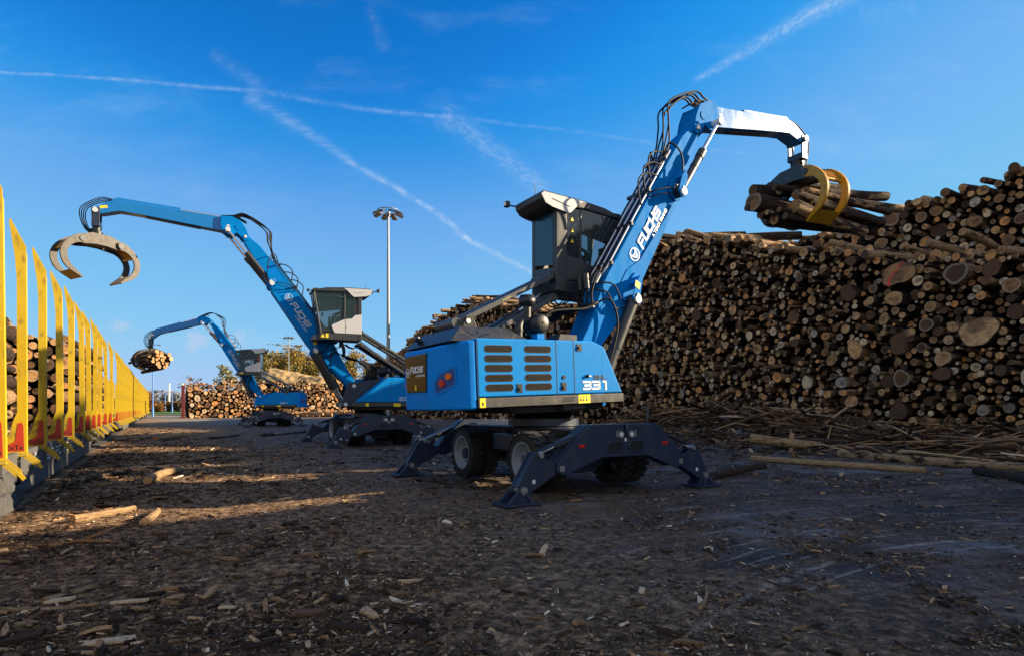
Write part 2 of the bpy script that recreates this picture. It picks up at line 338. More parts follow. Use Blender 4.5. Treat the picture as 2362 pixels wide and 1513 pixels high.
def empty(name, loc, rz=0, label=None, cat=None, group=None):
    o = bpy.data.objects.new(name, None); COL.objects.link(o); o.location = loc; o.rotation_euler = (0, 0, rz); o.empty_display_size = .2
    return tag(o, label, cat, group)
def ground_px(px, py, z=0.0):
    Y = (1.5-z)*1350/(py-939); return ((px-1181)/1350*Y, Y)

# block lettering (strokes on a 0..1 grid, x right, y up)
GL = {'F': [((.1,0),(.1,1),(1,1)), ((.1,.52),(.85,.52))], 'U': [((.1,1),(.1,.08),(.95,.08),(.95,1))], 'C': [((1,.92),(.1,.92),(.1,.08),(1,.08))],
      'H': [((.1,0),(.1,1)), ((.95,0),(.95,1)), ((.1,.52),(.95,.52))], 'S': [((1,.92),(.1,.92),(.1,.52),(.95,.52),(.95,.08),(0,.08))],
      '3': [((0,.92),(.95,.92),(.95,.08),(0,.08)), ((.2,.5),(.95,.5))], '1': [((.25,.92),(.6,.92),(.6,0))],
      'M': [((.08,0),(.08,.92),(.95,.92),(.95,0)), ((.52,.92),(.52,.2))], 'L': [((.1,1),(.1,.08),(.95,.08))]}
def letters(mb, txt, org, ux, uy, h, w=.9, t=.2, shear=0.0, gap=.28, off=.004):
    """strokes as thin raised bars; ux/uy unit vectors in the surface"""
    ux, uy = Vector(ux), Vector(uy); nn = ux.cross(uy).normalized(); x0 = 0
    for ch in txt:
        if ch == ' ': x0 += .6*h; continue
        for st in GL[ch]:
            for a, b in zip(st[:-1], st[1:]):
                a2 = Vector((a[0]*w*h, a[1]*h)); b2 = Vector((b[0]*w*h, b[1]*h)); d = (b2-a2).normalized(); e = Vector((-d.y, d.x))*t*h/2; d = d*t*h/2
                q = [a2-d-e, b2+d-e, b2+d+e, a2-d+e]
                P = [Vector(org)+ux*(x0+p.x+shear*p.y)+uy*p.y for p in q]
                mb.add([p+nn*off for p in P]+[p+nn*.0005 for p in P], [(0,1,2,3),(0,4,5,1),(1,5,6,2),(2,6,7,3),(3,7,4,0)])
        x0 += (w+gap)*h if ch != '1' else (.75)*h
    return x0
def font_mesh(mb, txt, org, ux, uy, h, off=.004, bold=.02):
    cu = bpy.data.curves.new('t', 'FONT'); cu.body = txt; cu.size = 1; cu.offset = bold; cu.resolution_u = 2; cu.extrude = 0
    ob = bpy.data.objects.new('t', cu); COL.objects.link(ob); dg = bpy.context.evaluated_depsgraph_get(); me = bpy.data.meshes.new_from_object(ob.evaluated_get(dg))
    ux, uy = Vector(ux), Vector(uy); nn = ux.cross(uy).normalized()
    mb.add([Vector(org)+ux*(v.co.x*h)+uy*(v.co.y*h)+nn*off for v in me.vertices], [tuple(p.vertices) for p in me.polygons])
    bpy.data.objects.remove(ob); bpy.data.curves.remove(cu); bpy.data.meshes.remove(me)
def emblem(mb, c, ux, uy, r, off=.004):
    c, ux, uy = Vector(c), Vector(ux), Vector(uy); nn = ux.cross(uy).normalized(); n = 28
    def ring(r0, r1):
        vs = []
        for k in range(n):
            a = 2*math.pi*k/n; d = math.cos(a)*ux+math.sin(a)*uy; vs += [c+d*r0+nn*off, c+d*r1+nn*off]
        mb.add(vs, [(2*k, 2*k+1, (2*k+3) % (2*n), (2*k+2) % (2*n)) for k in range(n)])
    ring(r*.86, r)
    def bar(a, b, t):
        a = Vector(a)*r; b = Vector(b)*r; d = (b-a).normalized(); e = Vector((-d.y, d.x))*t*r/2
        mb.add([c+ux*p.x+uy*p.y+nn*(off+.0005) for p in (a-e, b-e, b+e, a+e)], [(0, 1, 2, 3)])
    bar((-.1, -.62), (-.62, .30), .2); bar((.1, -.62), (.62, .30), .2); bar((-.62, .32), (0, .0), .18); bar((.62, .32), (0, .0), .18); bar((-.62, .30), (-.55, .55), .16); bar((.62, .30), (.55, .55), .16); bar((-.28, -.3), (.28, -.3), .14)

# ------------------------------------------------------------------ material handlers
A_DIR = Vector((-.515, .857, 0)); B_DIR = Vector((.857, .515, 0)); A_ANG = math.atan2(.857, -.515)
def tyre_mesh():
    mb = MB().mat(TYRE); r = .52; w = .27
    mb.lathe([(0, .34), (0.0, .44), (.03, .49), (.06, .50), (w-.06, .50), (w-.03, .49), (w, .44), (w, .34)], (0, 0, 0), (0, 1, 0), 40)
    for k in range(22):
        for sgn in (0, 1):
            a0 = 2*math.pi*(k+.5*sgn)/22; da = .17
            y0, y1 = (.0, w*.52) if sgn else (w*.48, w)
            vs = []
            for (aa, yy) in ((a0-da/2, y0), (a0+da/2, y0), (a0+da/2+.06*(1 if sgn else -1), y1), (a0-da/2+.06*(1 if sgn else -1), y1)):
                vs.append((.49*math.cos(aa), yy, .49*math.sin(aa)))
            for (aa, yy) in ((a0-da/2, y0), (a0+da/2, y0), (a0+da/2+.06*(1 if sgn else -1), y1), (a0-da/2+.06*(1 if sgn else -1), y1)):
                vs.append((.525*math.cos(aa), yy, .525*math.sin(aa)))
            mb.add(vs, [(0,1,2,3),(7,6,5,4),(0,4,5,1),(1,5,6,2),(2,6,7,3),(3,7,4,0)])
    me = mb.build('tyre'); d = me.data; bpy.data.objects.remove(me); return d
def rim_mesh():
    mb = MB().mat(RIM); w = .27
    mb.lathe([(w+.0, .345), (w+.005, .33), (w-.02, .30), (w-.13, .27), (w-.15, .10), (w-.09, .09), (w-.08, .02)], (0, 0, 0), (0, 1, 0), 32)
    mb.lathe([(.0, .345), (.02, .30), (.02, .02)], (0, 0, 0), (0, 1, 0), 24)
    for k in range(8):
        a = 2*math.pi*k/8; mb.cyl((.19*math.cos(a), w-.15, .19*math.sin(a)), (.19*math.cos(a), w-.10, .19*math.sin(a)), .018, n=6)
    me = mb.build('rim'); d = me.data; bpy.data.objects.remove(me); return d
TYRE_ME, RIM_ME = tyre_mesh(), rim_mesh()
def inst(name, me, parent, loc, rot=(0, 0, 0)):
    o = bpy.data.objects.new(name, me); COL.objects.link(o); o.parent = parent; o.location = loc; o.rotation_euler = rot; return o

def cylinder(root, name, M, a, b, rb, rr, frac, flip=False, cap=PIN):
    """hydraulic ram a->b; barrel covers frac of the length from a; rod is the rest"""
    a, b = Vector(a), Vector(b); d = b-a; m = a+d*frac
    mb = MB(M).mat(GREY).cyl(a, m, rb, n=18); u = d.normalized()
    mb.cyl(m-u*.22, m, rb*1.18, n=18).cyl(a, a+u*.1, rb*1.1, n=18).cyl(m-u*.55, m-u*.5, rb*1.08, n=18)
    mb.mat(BLACK).cyl(a+Vector((0, -.11, 0)), a+Vector((0, .11, 0)), rb*1.05, n=16)
    o = mb.build(name, root)
    r = MB(M).mat(CHROME).cyl(m-u*.02, b, rr, n=14); r.mat(GREY).cyl(b+Vector((0, -.08, 0)), b+Vector((0, .08, 0)), rb*.9, n=14)
    r.build('rod', o); return o

def chassis(root):
    rx = MB().mat(NAVY)
    # box frame, flared towards both outrigger beams
    rx.prism([(-2.15, .62), (-2.15, .45), (-.9, .42), (.9, .42), (2.15, .45), (2.15, .62), (2.15, -.62), (2.15, -.45), (.9, -.42), (-.9, -.42), (-2.15, -.45), (-2.15, -.62)] if False else
             [(-2.16, -.60), (-1.2, -.42), (1.2, -.42), (2.16, -.60), (2.16, .60), (1.2, .42), (-1.2, .42), (-2.16, .60)], .70, 1.06, 'z')
    rx.prism([(-2.2, -.72), (-1.75, -.72), (-.9, -.52), (.9, -.52), (1.75, -.72), (2.2, -.72), (2.2, .72), (1.75, .72), (.9, .52), (-.9, .52), (-1.75, .72), (-2.2, .72)], 1.06, 1.10, 'z')
    for sx in (-1, 1):
        rx.prism([(1.35*sx+.5, .62), (1.35*sx+.35, .4), (1.35*sx-.35, .4), (1.35*sx-.5, .62)] if False else [(sx*1.2-.28, .38), (sx*1.2+.28, .38), (sx*1.2+.34, .72), (sx*1.2-.34, .72)], -.32, .32)
        rx.cyl((sx*1.2, -1.2, .52), (sx*1.2, 1.2, .52), .11, n=14).box((sx*1.2, 0, .5), (.42, .5, .42))
    # gussets and side plates
    for sx in (-1, 1):
        for sy in (-1, 1): rx.prism([(sx*.55, 1.05), (sx*.55-.03, .78), (sx*.55+.03, .78)], sy*.42, sy*.60)
    rx.box((0, .75, .80), (.9, .34, .32)).box((.1, -.75, .78), (.7, .34, .26))
    rx.build('chassis_frame', root, .012)
    st = MB().mat(GREY)
    for k in range(3): st.box((-.35+.0, -.98, .38+.19*k), (.42, .2, .025))
    st.bar((-.55, -.95, .95), (-.55, -.98, .36), .03, .03).bar((-.15, -.95, .95), (-.15, -.98, .36), .03, .03)
    st.build('step_ladder', root); st = MB().mat(GREY)
    for sx in (-1, 1):
        st = MB().mat(GREY); st.tube([(sx*1.86, -1.05, 1.15), (sx*1.86, -1.1, 1.42), (sx*1.7, -1.12, 1.48)], .02, 6, 3); st.build('handrail', root)
    MB().mat(pbr('shaded_black_ring', (.006, .006, .006), .9, spec=.1)).cyl((0, 0, 1.08), (0, 0, 1.56), .60, n=40).mat(NAVY).cyl((0, 0, 1.12), (0, 0, 1.26), .72, n=40).build('slew_ring', root)  # shade under the body is painted into the ring's black
    half = [(.72, 1.20), (.80, 1.17), (1.14, .87), (1.39, .60), (1.40, .48), (1.30, .42), (1.20, .42), (.50, .66)]
    prof = half+[(-y, z) for y, z in reversed(half)]
    for sx in (-1, 1):
        b = MB().mat(NAVY); x0, x1 = (sx*2.16, sx*2.20) ; xo = sx*2.46
        lo, hi = sorted((sx*2.42, sx*2.46)); b.prism(prof, lo, hi, 'x')
        lo, hi = sorted((sx*2.14, sx*2.18)); b.prism(prof, lo, hi, 'x')
        # top plate and closing plates between the two faces
        for (y0, z0), (y1, z1) in zip(half[:3], half[1:4]):
            for s in (-1, 1):
                d = Vector((0, y1*s-y0*s, z1-z0)); n = Vector((0, -d.z, d.y)).normalized()*(-1 if s > 0 else 1)
                q = [Vector((x, y*s, z)) for x in (sx*2.19, sx*2.41) for (y, z) in ((y0, z0), (y1, z1))]
                q2 = [p+n*(-.012) for p in q]
                b.add(q+q2, [(0, 1, 3, 2), (4, 6, 7, 5), (0, 4, 5, 1), (2, 3, 7, 6), (0, 2, 6, 4), (1, 5, 7, 3)])
        b.box((sx*2.30, 0, 1.19), (.22, 1.42, .02)).box((sx*2.30, 0, .67), (.22, .96, .02)).box((sx*2.02, 0, 1.115), (.26, 1.1, .03))
        # rims of the two oval openings
        for cy in (-.235, .235):
            n = 20; vs = []; rr = []
            for k in range(n):
                a = 2*math.pi*k/n; ox = .07 if math.cos(a) > 0 else -.07
                for (r_, xx) in ((.075, xo+sx*.016), (.100, xo+sx*.016), (.100, xo)): vs.append((xx, cy+ox+r_*math.cos(a), .83+r_*math.sin(a)))
            b.add(vs, [(3*k+j, 3*((k+1) % n)+j, 3*((k+1) % n)+j+1, 3*k+j+1) for k in range(n) for j in (0, 1)])
        ob = b.build('outrigger_beam', root, .006)
        for cy in (-.235, .235):
            d = MB().mat(BLACK); n = 20; d.add([(xo+sx*.004, cy+(.07 if math.cos(2*math.pi*k/n) > 0 else -.07)+.075*math.cos(2*math.pi*k/n), .83+.075*math.sin(2*math.pi*k/n)) for k in range(n)], [tuple(range(n))]); d.build('opening', ob)
        p = MB().mat(STEEL)
        for cy in (-.115, .115):
            p.cyl((xo, cy, 1.03), (xo+sx*.035, cy, 1.03), .062, n=18).mat(PIN).cyl((xo+sx*.035, cy, 1.03), (xo+sx*.045, cy, 1.03), .035, n=14).mat(STEEL)
            p.box((xo+sx*.02, cy+math.copysign(.085, cy), 1.04), (.03, .03, .11))
        p.mat(PIN).box((xo+sx*.006, 0, .94), (.008, .04, .06)); p.build('tow_pin', ob)
        hk = MB().mat(NAVY); hk.tube([(xo+sx*.02, 0, 1.22), (xo+sx*.05, 0, 1.13), (xo+sx*.03, 0, 1.05), (xo, 0, 1.0)], .025, 7, 3); hk.build('hook', ob)
        for s in (-1, 1):
            MB().mat(RED).box((xo+sx*.006, s*.92, .86), (.012, .12, .05)).build('reflector', ob, .003)
        for s in (-1, 1):
            lg = MB().mat(NAVY)
            L = [(1.36, .44), (1.28, .50), (1.36, .60), (1.62, .70), (1.72, .80), (1.80, .78), (2.08, .30), (2.10, .18), (2.0, .12), (1.90, .15)]
            L = [(y*s, z) for y, z in L]
            lg.prism(L, sx*2.30-.10, sx*2.30-.07, 'x').prism(L, sx*2.30+.07, sx*2.30+.10, 'x')
            lg.bar((sx*2.30, s*1.74, .78), (sx*2.30, s*2.07, .26), .14, .03, (0, s, 1)).bar((sx*2.3, s*1.4, .47), (sx*2.3, s*1.92, .17), .14, .03, (0, s, 1))
            l = lg.build('outrigger_leg', root, .006)
            pn = MB().mat(STEEL)
            for (py, pz, r_) in ((1.31, .52, .055), (1.68, .74, .04), (2.0, .22, .06)):
                pn.cyl((sx*2.30-.15, s*py, pz), (sx*2.30+.15, s*py, pz), r_, n=16)
                pn.box((sx*2.47, s*py, pz), (.012, .09, .09)) if py < 1.4 else None
            pn.mat(PIN).box((sx*2.404, s*1.80, .34), (.006, .05, .06)); pn.build('leg_pin', l)
            ft = MB().mat(NAVY).box((sx*2.3, s*2.06, .02), (.46, .62, .03))
            for xx in (-.13, .13):
                ft.prism([(s*1.80, .035), (s*1.95, .27), (s*2.06, .27), (s*2.30, .035)], sx*2.3+xx-.015, sx*2.3+xx+.015, 'x')
            for k in (-1, 1): ft.bar((sx*2.3+k*.21, s*1.88, .03), (sx*2.3+k*.14, s*1.99, .2), .015, .03).bar((sx*2.3+k*.21, s*2.2, .03), (sx*2.3+k*.14, s*2.03, .2), .015, .03)
            ft.build('foot_pad', l, .004)
            c = MB().mat(GREY).cyl((sx*2.3, s*.75, 1.05), (sx*2.3, s*1.35, .86), .06, n=14).mat(CHROME).cyl((sx*2.3, s*1.35, .86), (sx*2.3, s*1.68, .745), .032, n=12)
            c.mat(NAVY).bar((sx*2.3, s*1.0, 1.03), (sx*2.3, s*1.62, .80), .17, .02, (0, s, 1)); c.build('leg_cylinder', root)
    for sx in (-1, 1):
        for s in (-1, 1):
            for k, y in enumerate((1.0, .64)):
                w = inst('wheel', TYRE_ME, root, (sx*1.2, s*y, .535), (0, random.random()*6, 0 if s > 0 else math.pi))
                if k == 0: inst('rim', RIM_ME, w, (0, 0, 0))

def grapple(root, pin, M, yaw, open_, col_out, col_in, scale=1.0, house=None, far=None, open2=None):
    """hangs below pin (upper frame M); yaw turns jaws; open_ = jaw angle outwards (deg)"""
    T = M @ Matrix.Translation(pin)
    k = MB(T).mat(NAVY)
    for s in (-1, 1): k.prism([(-.13, .10), (.13, .10), (.11, -.42), (-.11, -.42)], s*.20-.02, s*.20+.02)
    k.mat(STEEL).cyl((0, -.27, 0), (0, .27, 0), .075, n=18).mat(PIN).cyl((0, -.29, 0), (0, -.27, 0), .085, n=18).cyl((0, .27, 0), (0, .29, 0), .085, n=18)
    k.mat(NAVY).box((0, 0, -.46), (.24, .46, .16)).mat(BLACK).cyl((0, 0, -.54), (0, 0, -.86), .13, .12, n=18).cyl((0, 0, -.70), (0, 0, -.78), .18, n=18).cyl((.12, 0, -.62), (.22, 0, -.66), .05).cyl((0, -.18, -.62), (0, .18, -.62), .055, n=10)
    k.build('hanger_link', root, .006)
    G = T @ Matrix.Translation((0, 0, -.86)) @ Matrix.Rotation(yaw, 4, 'Z') @ Matrix.Scale(scale, 4)
    h = MB(G).mat(house or col_out)
    top = [(-.80, -.30), (-.76, -.15), (-.62, -.08), (-.30, .04), (.30, .04), (.62, -.08), (.76, -.15), (.80, -.30), (.70, -.42), (.58, -.44), (.2, -.38), (-.2, -.38), (-.58, -.44), (-.70, -.42)]
    for s in (-1, 1): h.prism(top, s*.36-.02, s*.36+.02)
    h.prism([(-.55, -.06), (-.25, .02), (.25, .02), (.55, -.06), (.5, -.14), (-.5, -.14)], -.34, .34).cyl((0, 0, -.02), (0, 0, .10), .2, n=20).box((0, 0, -.28), (.9, .5, .16))
    h.mat(GDARK).cyl((-.45, -.16, -.24), (.45, -.16, -.24), .07).cyl((-.45, .16, -.24), (.45, .16, -.24), .07)
    g = h.build('grapple', root, .006)
    for s in (-1, 1):
        J = G @ Matrix.Translation((s*.66, 0, -.28)) @ Matrix.Rotation(-s*R(open_ if s > 0 or open2 is None else open2), 4, 'Y')
        outer = [(-.12, .10), (-.05, .16), (.08, .165), (.22, .10), (.38, -.02), (.52, -.16), (.63, -.32), (.70, -.50), (.72, -.68), (.69, -.86), (.62, -1.03), (.50, -1.17), (.34, -1.28), (.18, -1.37), (.02, -1.46)]
        inner = [(-.02, -1.42), (.14, -1.26), (.29, -1.12), (.41, -.97), (.48, -.80), (.50, -.64), (.47, -.49), (.39, -.36), (.28, -.25), (.14, -.18), (-.02, -.15), (-.12, -.06)]
        j = MB(J).mat(col_out if s > 0 or far is None else far)
        oo = [(x*s, z) for x, z in outer+inner]
        for q in (-1, 1): j.prism(oo, q*.40-.04, q*.40+.04)
        j.mat(col_in if s > 0 or far is None else far).cyl((.48*s, -.40, -.36), (.48*s, .40, -.36), .055, n=12)
        for q in range(6):
            y = -.21+.084*q
            j.prism([(.04*s, .10), (.32*s, -.04), (.54*s, -.30), (.46*s, -.36), (.26*s, -.14), (.0, -.02)], y-.012, y+.012)
        j.cyl((.30*s, -.40, -.1), (.30*s, .40, -.1), .04, n=10)
        # blade at the tip
        bl = [(.66, -.95), (.42, -1.23), (.02, -1.46), (-.03, -1.41), (.24, -1.14), (.58, -.93)]
        j.prism([(x*s, z) for x, z in bl[1:5]], -.40, .40)
        jo = j.build('jaw', g, .005)
        MB(J).mat(STEEL).cyl((0, -.46, 0), (0, .46, 0), .055, n=14).mat(GDARK).cyl((0, -.47, 0), (0, -.44, 0), .10, n=16).cyl((0, .44, 0), (0, .47, 0), .10, n=16).build('jaw_pin', g)
    return G

def hose(root, M, pts, r, name='hose', mat=None, n=6, sub=5):
    return MB(M).mat(mat or RUBBER).tube(pts, r, n, sub).build(name, root)
def boom_hoses(root, M, fb, L):
    for k in range(6):
        y = -.27+.105*k
        hose(root, M, [fb(u, y, v) for u, v in ((1.95, .50), (2.25, .47), (3.7, .45), (5.0, .42), (5.7, .40))], .022, 'boom_pipe', PIPE if k in (0, 2, 4) else RUBBER, 6, 1)
    for u in (2.3, 3.4, 4.4, 5.4):
        MB(M).mat(GREY).bar(fb(u, -.36, .455), fb(u, .36, .455), .05, .07).build('pipe_clamp', root)
    for k in range(3): # loops near the middle of the boom
        u0 = 4.3+.35*k; y = -.32+.03*k
        hose(root, M, [fb(u0-.35, y, .44), fb(u0-.2, y, .62), fb(u0+.05, y-.03, .82), fb(u0+.35, y, .72), fb(u0+.55, y, .44)], .020)
    for s in (-1, 1):
        for pts, r in (([fb(5.5, s*.2, .45), fb(5.8, s*.30, .52), fb(5.75, s*.42, .22), fb(5.45, s*.43, -.05), fb(5.05, s*.42, -.16)], .020),
                       ([fb(4.3, s*.26, .42), fb(4.5, s*.37, .32), fb(4.75, s*.42, .1), fb(4.9, s*.42, -.12)], .016), ([fb(4.2, s*.26, .42), fb(4.5, s*.40, .18), fb(4.68, s*.44, -.02), fb(4.95, s*.42, -.14)], .014),
                       ([fb(1.75, s*.3, .5), fb(1.9, s*.38, .2), fb(1.75, s*.42, -.15), fb(1.9, s*.40, -.35)], .018), ([fb(1.55, s*.3, .5), fb(1.65, s*.38, .25), fb(1.5, s*.42, -.1), fb(1.75, s*.42, -.34)], .018),
                       ([fb(1.2, s*.3, .38), fb(1.55, s*.42, .15), fb(1.2, s*.48, -.28), fb(.35, s*.5, -.5), fb(-.2, s*.45, -.55)], .024)): hose(root, M, pts, r)
        MB(M).mat(STEEL).bar(fb(4.9, s*.40, -.14), fb(5.05, s*.40, -.1), .05, .1).build('hose_fitting', root)
    for k in range(4): # fittings where pipes start
        MB(M).mat(STEEL).cyl(fb(1.75, -.2+.12*k, .50), fb(2.0, -.2+.12*k, .50), .035, n=10).build('hose_fitting', root)
    for k in range(2): MB(M).mat(GREY).cyl(fb(1.55, -.12+.2*k, .58), fb(1.80, -.12+.2*k, .78), .06, n=12).build('valve', root)

def material_handler(label, loc, heading, P, T, cab_dz, pitch, grap, spot, left_cat=False):
    root = empty('material_handler', (loc[0], loc[1], 0), A_ANG, label, 'material handler', 'blue material handlers in the timber yard')
    chassis(root)
    M = Matrix.Rotation(R(heading)-A_ANG, 4, 'Z')
    Mb = M @ Matrix.Translation((-.5, 0, 1.6)) @ Matrix.Rotation(R(-pitch), 4, 'Y') @ Matrix.Translation((.5, 0, -1.6))
    # ---- upper structure
    ub = MB(Mb).mat(SKIRT).prism([(-2.2, 1.535), (1.03, 1.535), (1.03, 1.70), (-2.2, 1.70)], -1.262, -.45)
    ub.prism([(-2.2, 1.535), (.85, 1.535), (.85, 1.70), (-2.2, 1.70)], .45, 1.262)
    ub.mat(GREY).prism([(-2.2, 1.50), (1.2, 1.50), (1.2, 1.66), (-2.2, 1.66)], -.449, .449).mat(BLACK).prism([(-1.3, 1.40), (.7, 1.40), (.8, 1.53), (-1.5, 1.53)], -.95, .95).mat(SKIRT).box((-.1, -1.0, 1.48), (.5, .3, .09))  # black box added underneath, closing the gap with dark for the body's shade
    u = ub.build('skirt_frame', root, .01)
    st = MB(Mb).mat(YEL); st.box((-2.12, -1.2625, 1.62), (.11, .006, .16)).box((.05, -1.2625, 1.62), (.28, .006, .16)).box((-.85, 1.2625, 1.6), (.28, .006, .13)).box((.35, 1.2625, 1.6), (.12, .006, .12)).build('sticker', u)
    vn = MB(Mb).mat(BLKT)
    for k in range(6): vn.bar((-.46+.045*k, -1.264, 1.575), (-.40+.045*k, -1.264, 1.665), .016, .006, (0, 1, 0))
    for x in (-1.14, -.84):
        for dz in (.58, .66):
            for dx in (0, .24): vn.cyl((x+dx, -1.262, 1+dz), (x+dx, -1.268, 1+dz), .008, n=6)
    for xx in (.0, .06, .14): vn.box((-.04+xx, -1.2665, 1.60), (.03, .003, .04)).box((-.04+xx, -1.2665, 1.655), (.022, .003, .02))
    vn.box((-2.12, -1.2665, 1.60), (.03, .003, .05)); vn.build('vent', u)
    bd = MB(Mb).mat(BLUE)
    bd.prism([(-2.2, 1.71), (1.02, 1.71), (.60, 2.56), (.56, 2.60), (.30, 2.70), (-2.2, 2.70)], -1.25, -.52)
    bd.prism([(-2.2, 1.71), (.74, 1.71), (-.46, 2.70), (-2.2, 2.70)], .52, 1.25)
    bd.box((-1.6, 0, 2.1), (1.2, 1.0, .78))
    bo = bd.build('body_shell', root, .03, 3)
    # seams, doors, louvres on the right side
    sm = MB(Mb).mat(BLKT)
    for x in (-.56, -.16): sm.box((x, -1.2505, 2.205), (.012, .006, .98))
    sm.box((-2.195, -1.2505, 2.2), (.012, .006, .98)); sm.box((-.6, 1.2505, 2.15), (.010, .006, .75)).box((-.25, 1.2505, 2.2), (.35, .004, .006)).box((-.25, 1.2505, 1.85), (.7, .004, .006))
    sm.build('panel_seam', bo)
    for (x0, x1) in ((-2.05, -1.50), (-1.25, -.68)):
        for r_ in range(5):
            z = 2.525-.165*r_; lv = MB(Mb).mat(pbr('louvre_mesh', (.014, .0095, .007), .75, spec=.15, bump=.8, bscale=160, var=.3))
            h_ = .055; n = 6; pts = []
            for (cx, s0) in ((x1-h_, -90), (x0+h_, 90)):
                for k in range(n+1): a = R(s0+180*k/n); pts.append((cx+h_*math.cos(a), z+h_*math.sin(a)))
            lv.prism(pts, -1.2535, -1.2485); lo = lv.build('louvre', bo)
            fr = MB(Mb).mat(BLKT); m_ = len(pts); cx = sum(p[0] for p in pts)/m_
            vs = [(p[0], -1.2545, p[1]) for p in pts]+[(cx+(p[0]-cx)*1.02, -1.2545, z+(p[1]-z)*1.14) for p in pts]
            fr.add(vs, [(k, (k+1) % m_, m_+(k+1) % m_, m_+k) for k in range(m_)]); fr.build('louvre_edge_shadow', lo)  # dark rim drawn around the louvre as the shadow of a recess
    for (x, z) in ((-1.37, 1.85), (-.41, 1.86)):
        hd = MB(Mb).mat(BLACK); hd.box((x, -1.256, z), (.11, .012, .15)).mat(GREY).cyl((x, -1.262, z-.01), (x, -1.28, z-.01), .03, n=10); hd.build('door_latch', bo, .003)
    hd = MB(Mb).mat(BLACK); hd.cyl((-.40, -1.25, 2.03), (-.40, -1.265, 2.03), .035, n=14).build('lock', bo)
    hd = MB(Mb).mat(BLACK); hd.box((-.03, -1.256, 2.57), (.11, .012, .13)).mat(GREY).cyl((-.03, -1.262, 2.57), (-.03, -1.285, 2.57), .025, n=10); hd.build('battery_switch', bo)
    hd = MB(Mb).mat(BLACK).cyl((.12, -1.25, 2.04), (.16, -1.28, 2.05), .03, n=8); hd.mat(PIN).box((.18, -1.265, 2.04), (.09, .02, .03)); hd.build('door_latch', bo, .003)
    tx = MB(Mb).mat(WHITE); letters(tx, '331', (.05, -1.251, 1.79), (1, 0, 0), (0, 0, 1), .155, w=1.12, t=.25, gap=.30); tx.build('model_number', bo); tx = MB(Mb)
    tx.mat(BLKT); letters(tx, 'MHL', (.30, -1.251, 1.975), (1, 0, 0), (0, 0, 1), .075, w=1.25, t=.24, gap=.2); tx.build('lettering', bo); tx = MB(Mb)
    tx.mat(PALEB); letters(tx, '331', (-.95, 1.251, 1.78), (-1, 0, 0), (0, 0, 1), .14, w=1.12, t=.25, gap=.30)
    tx.build('lettering', bo)
    # counterweight
    cw = MB(Mb).mat(CWB); pl = [(-2.21, -1.25), (-2.36, -1.22), (-2.46, -1.08), (-2.75, -.53), (-2.76, .53), (-2.46, 1.08), (-2.36, 1.22), (-2.21, 1.25)]
    top = [2.68, 2.66, 2.65, 2.58, 2.58, 2.65, 2.66, 2.68]
    n = len(pl); vs = [(x, y, 1.51) for x, y in pl]+[(x*1.0, y, z) for (x, y), z in zip(pl, top)]
    cw.add(vs, [tuple(reversed(range(n))) if True else None, tuple(range(n, 2*n))]+[(i, (i+1) % n, (i+1) % n+n, i+n) for i in range(n)])
    bpy.context.view_layer.update()
    cwo = cw.build('counterweight', root)
    bmx = bmesh.new(); bmx.from_mesh(cwo.data); bmesh.ops.recalc_face_normals(bmx, faces=bmx.faces); bmesh.ops.bevel(bmx, geom=list(bmx.edges), offset=.045, segments=4, affect='EDGES', profile=.5); 
    for f in bmx.faces: f.smooth = True
    bmx.to_mesh(cwo.data); bmx.free()
    wn = cwo.modifiers.new('wn', 'WEIGHTED_NORMAL')
    pn = MB(Mb).mat(pbr('rear_grille_glass', (.012, .010, .009), .16, spec=.35, var=.4, vscale=7))
    q = [(-.43, 1.84), (-.49, 2.50), (.49, 2.50), (.43, 1.84)]; pn.prism(q, -2.775, -2.757, 'x'); po = pn.build('rear_grille', cwo, .006)
    tx = MB(Mb).mat(WHITE); letters(tx, 'FUCHS', (-2.776, .22, 2.19), (0, -1, 0), (0, 0, 1), .10, w=.95, t=.24, shear=.12, gap=.2); emblem(tx, (-2.776, .34, 2.20), (0, -1, 0), (0, 0, 1), .085)
    font_mesh(tx, 'A TEREX BRAND', (-2.776, -.02, 2.11), (0, -1, 0), (0, 0, 1), .055); tx.mat(YEL).box((-2.778, .0, 1.92), (.006, .06, .09)); tx.build('lettering', po)
    for s in (-1, 1):
        e = Vector((-.29, s*.55, 0)).normalized()*1.0; e = Vector((-2.46, s*1.08, 0)); f_ = Vector((-2.75, s*.53, 0)); d = (f_-e).normalized(); nn = Vector((d.y, -d.x, 0))*(1 if s < 0 else -1)
        if nn.x > 0: nn = -nn
        def CP(t_, z): return e+d*t_+Vector((0, 0, z))
        rc = MB(Mb).mat(CWB); out = [(.06, 2.24), (.06, 1.98), (.10, 1.92), (.50, 1.78), (.52, 1.98), (.40, 2.12)]
        ctr = Vector((sum(o_[0] for o_ in out)/6, sum(o_[1] for o_ in out)/6))
        A_ = [CP(t_, z)+nn*.002 for t_, z in out]; B_ = [CP(ctr.x+(t_-ctr.x)*1.10, ctr.y+(z-ctr.y)*1.10)+nn*.012 for t_, z in out]; C_ = [CP(ctr.x+(t_-ctr.x)*.93, ctr.y+(z-ctr.y)*.93)+nn*.004 for t_, z in out]
        rc.add(B_+C_, [(k, (k+1) % 6, (k+1) % 6+6, k+6) for k in range(6)]); rc.mat(pbr('recess_dark_blue', (.003, .06, .25), .5)).add(C_, [tuple(range(6))]); r0 = rc.build('lamp_recess', cwo)
        l1 = MB(Mb).mat(ORANGE).cyl(CP(.20, 2.08)+nn*.0, CP(.20, 2.08)+nn*.04, .062, .055, n=18).build('rear_lamp', r0, .006)
        l1 = MB(Mb).mat(RED).cyl(CP(.34, 1.97)+nn*.0, CP(.34, 1.97)+nn*.04, .062, .055, n=18).build('rear_lamp', r0, .006)
    # engine hood
    hh = MB(Mb).mat(GREY)
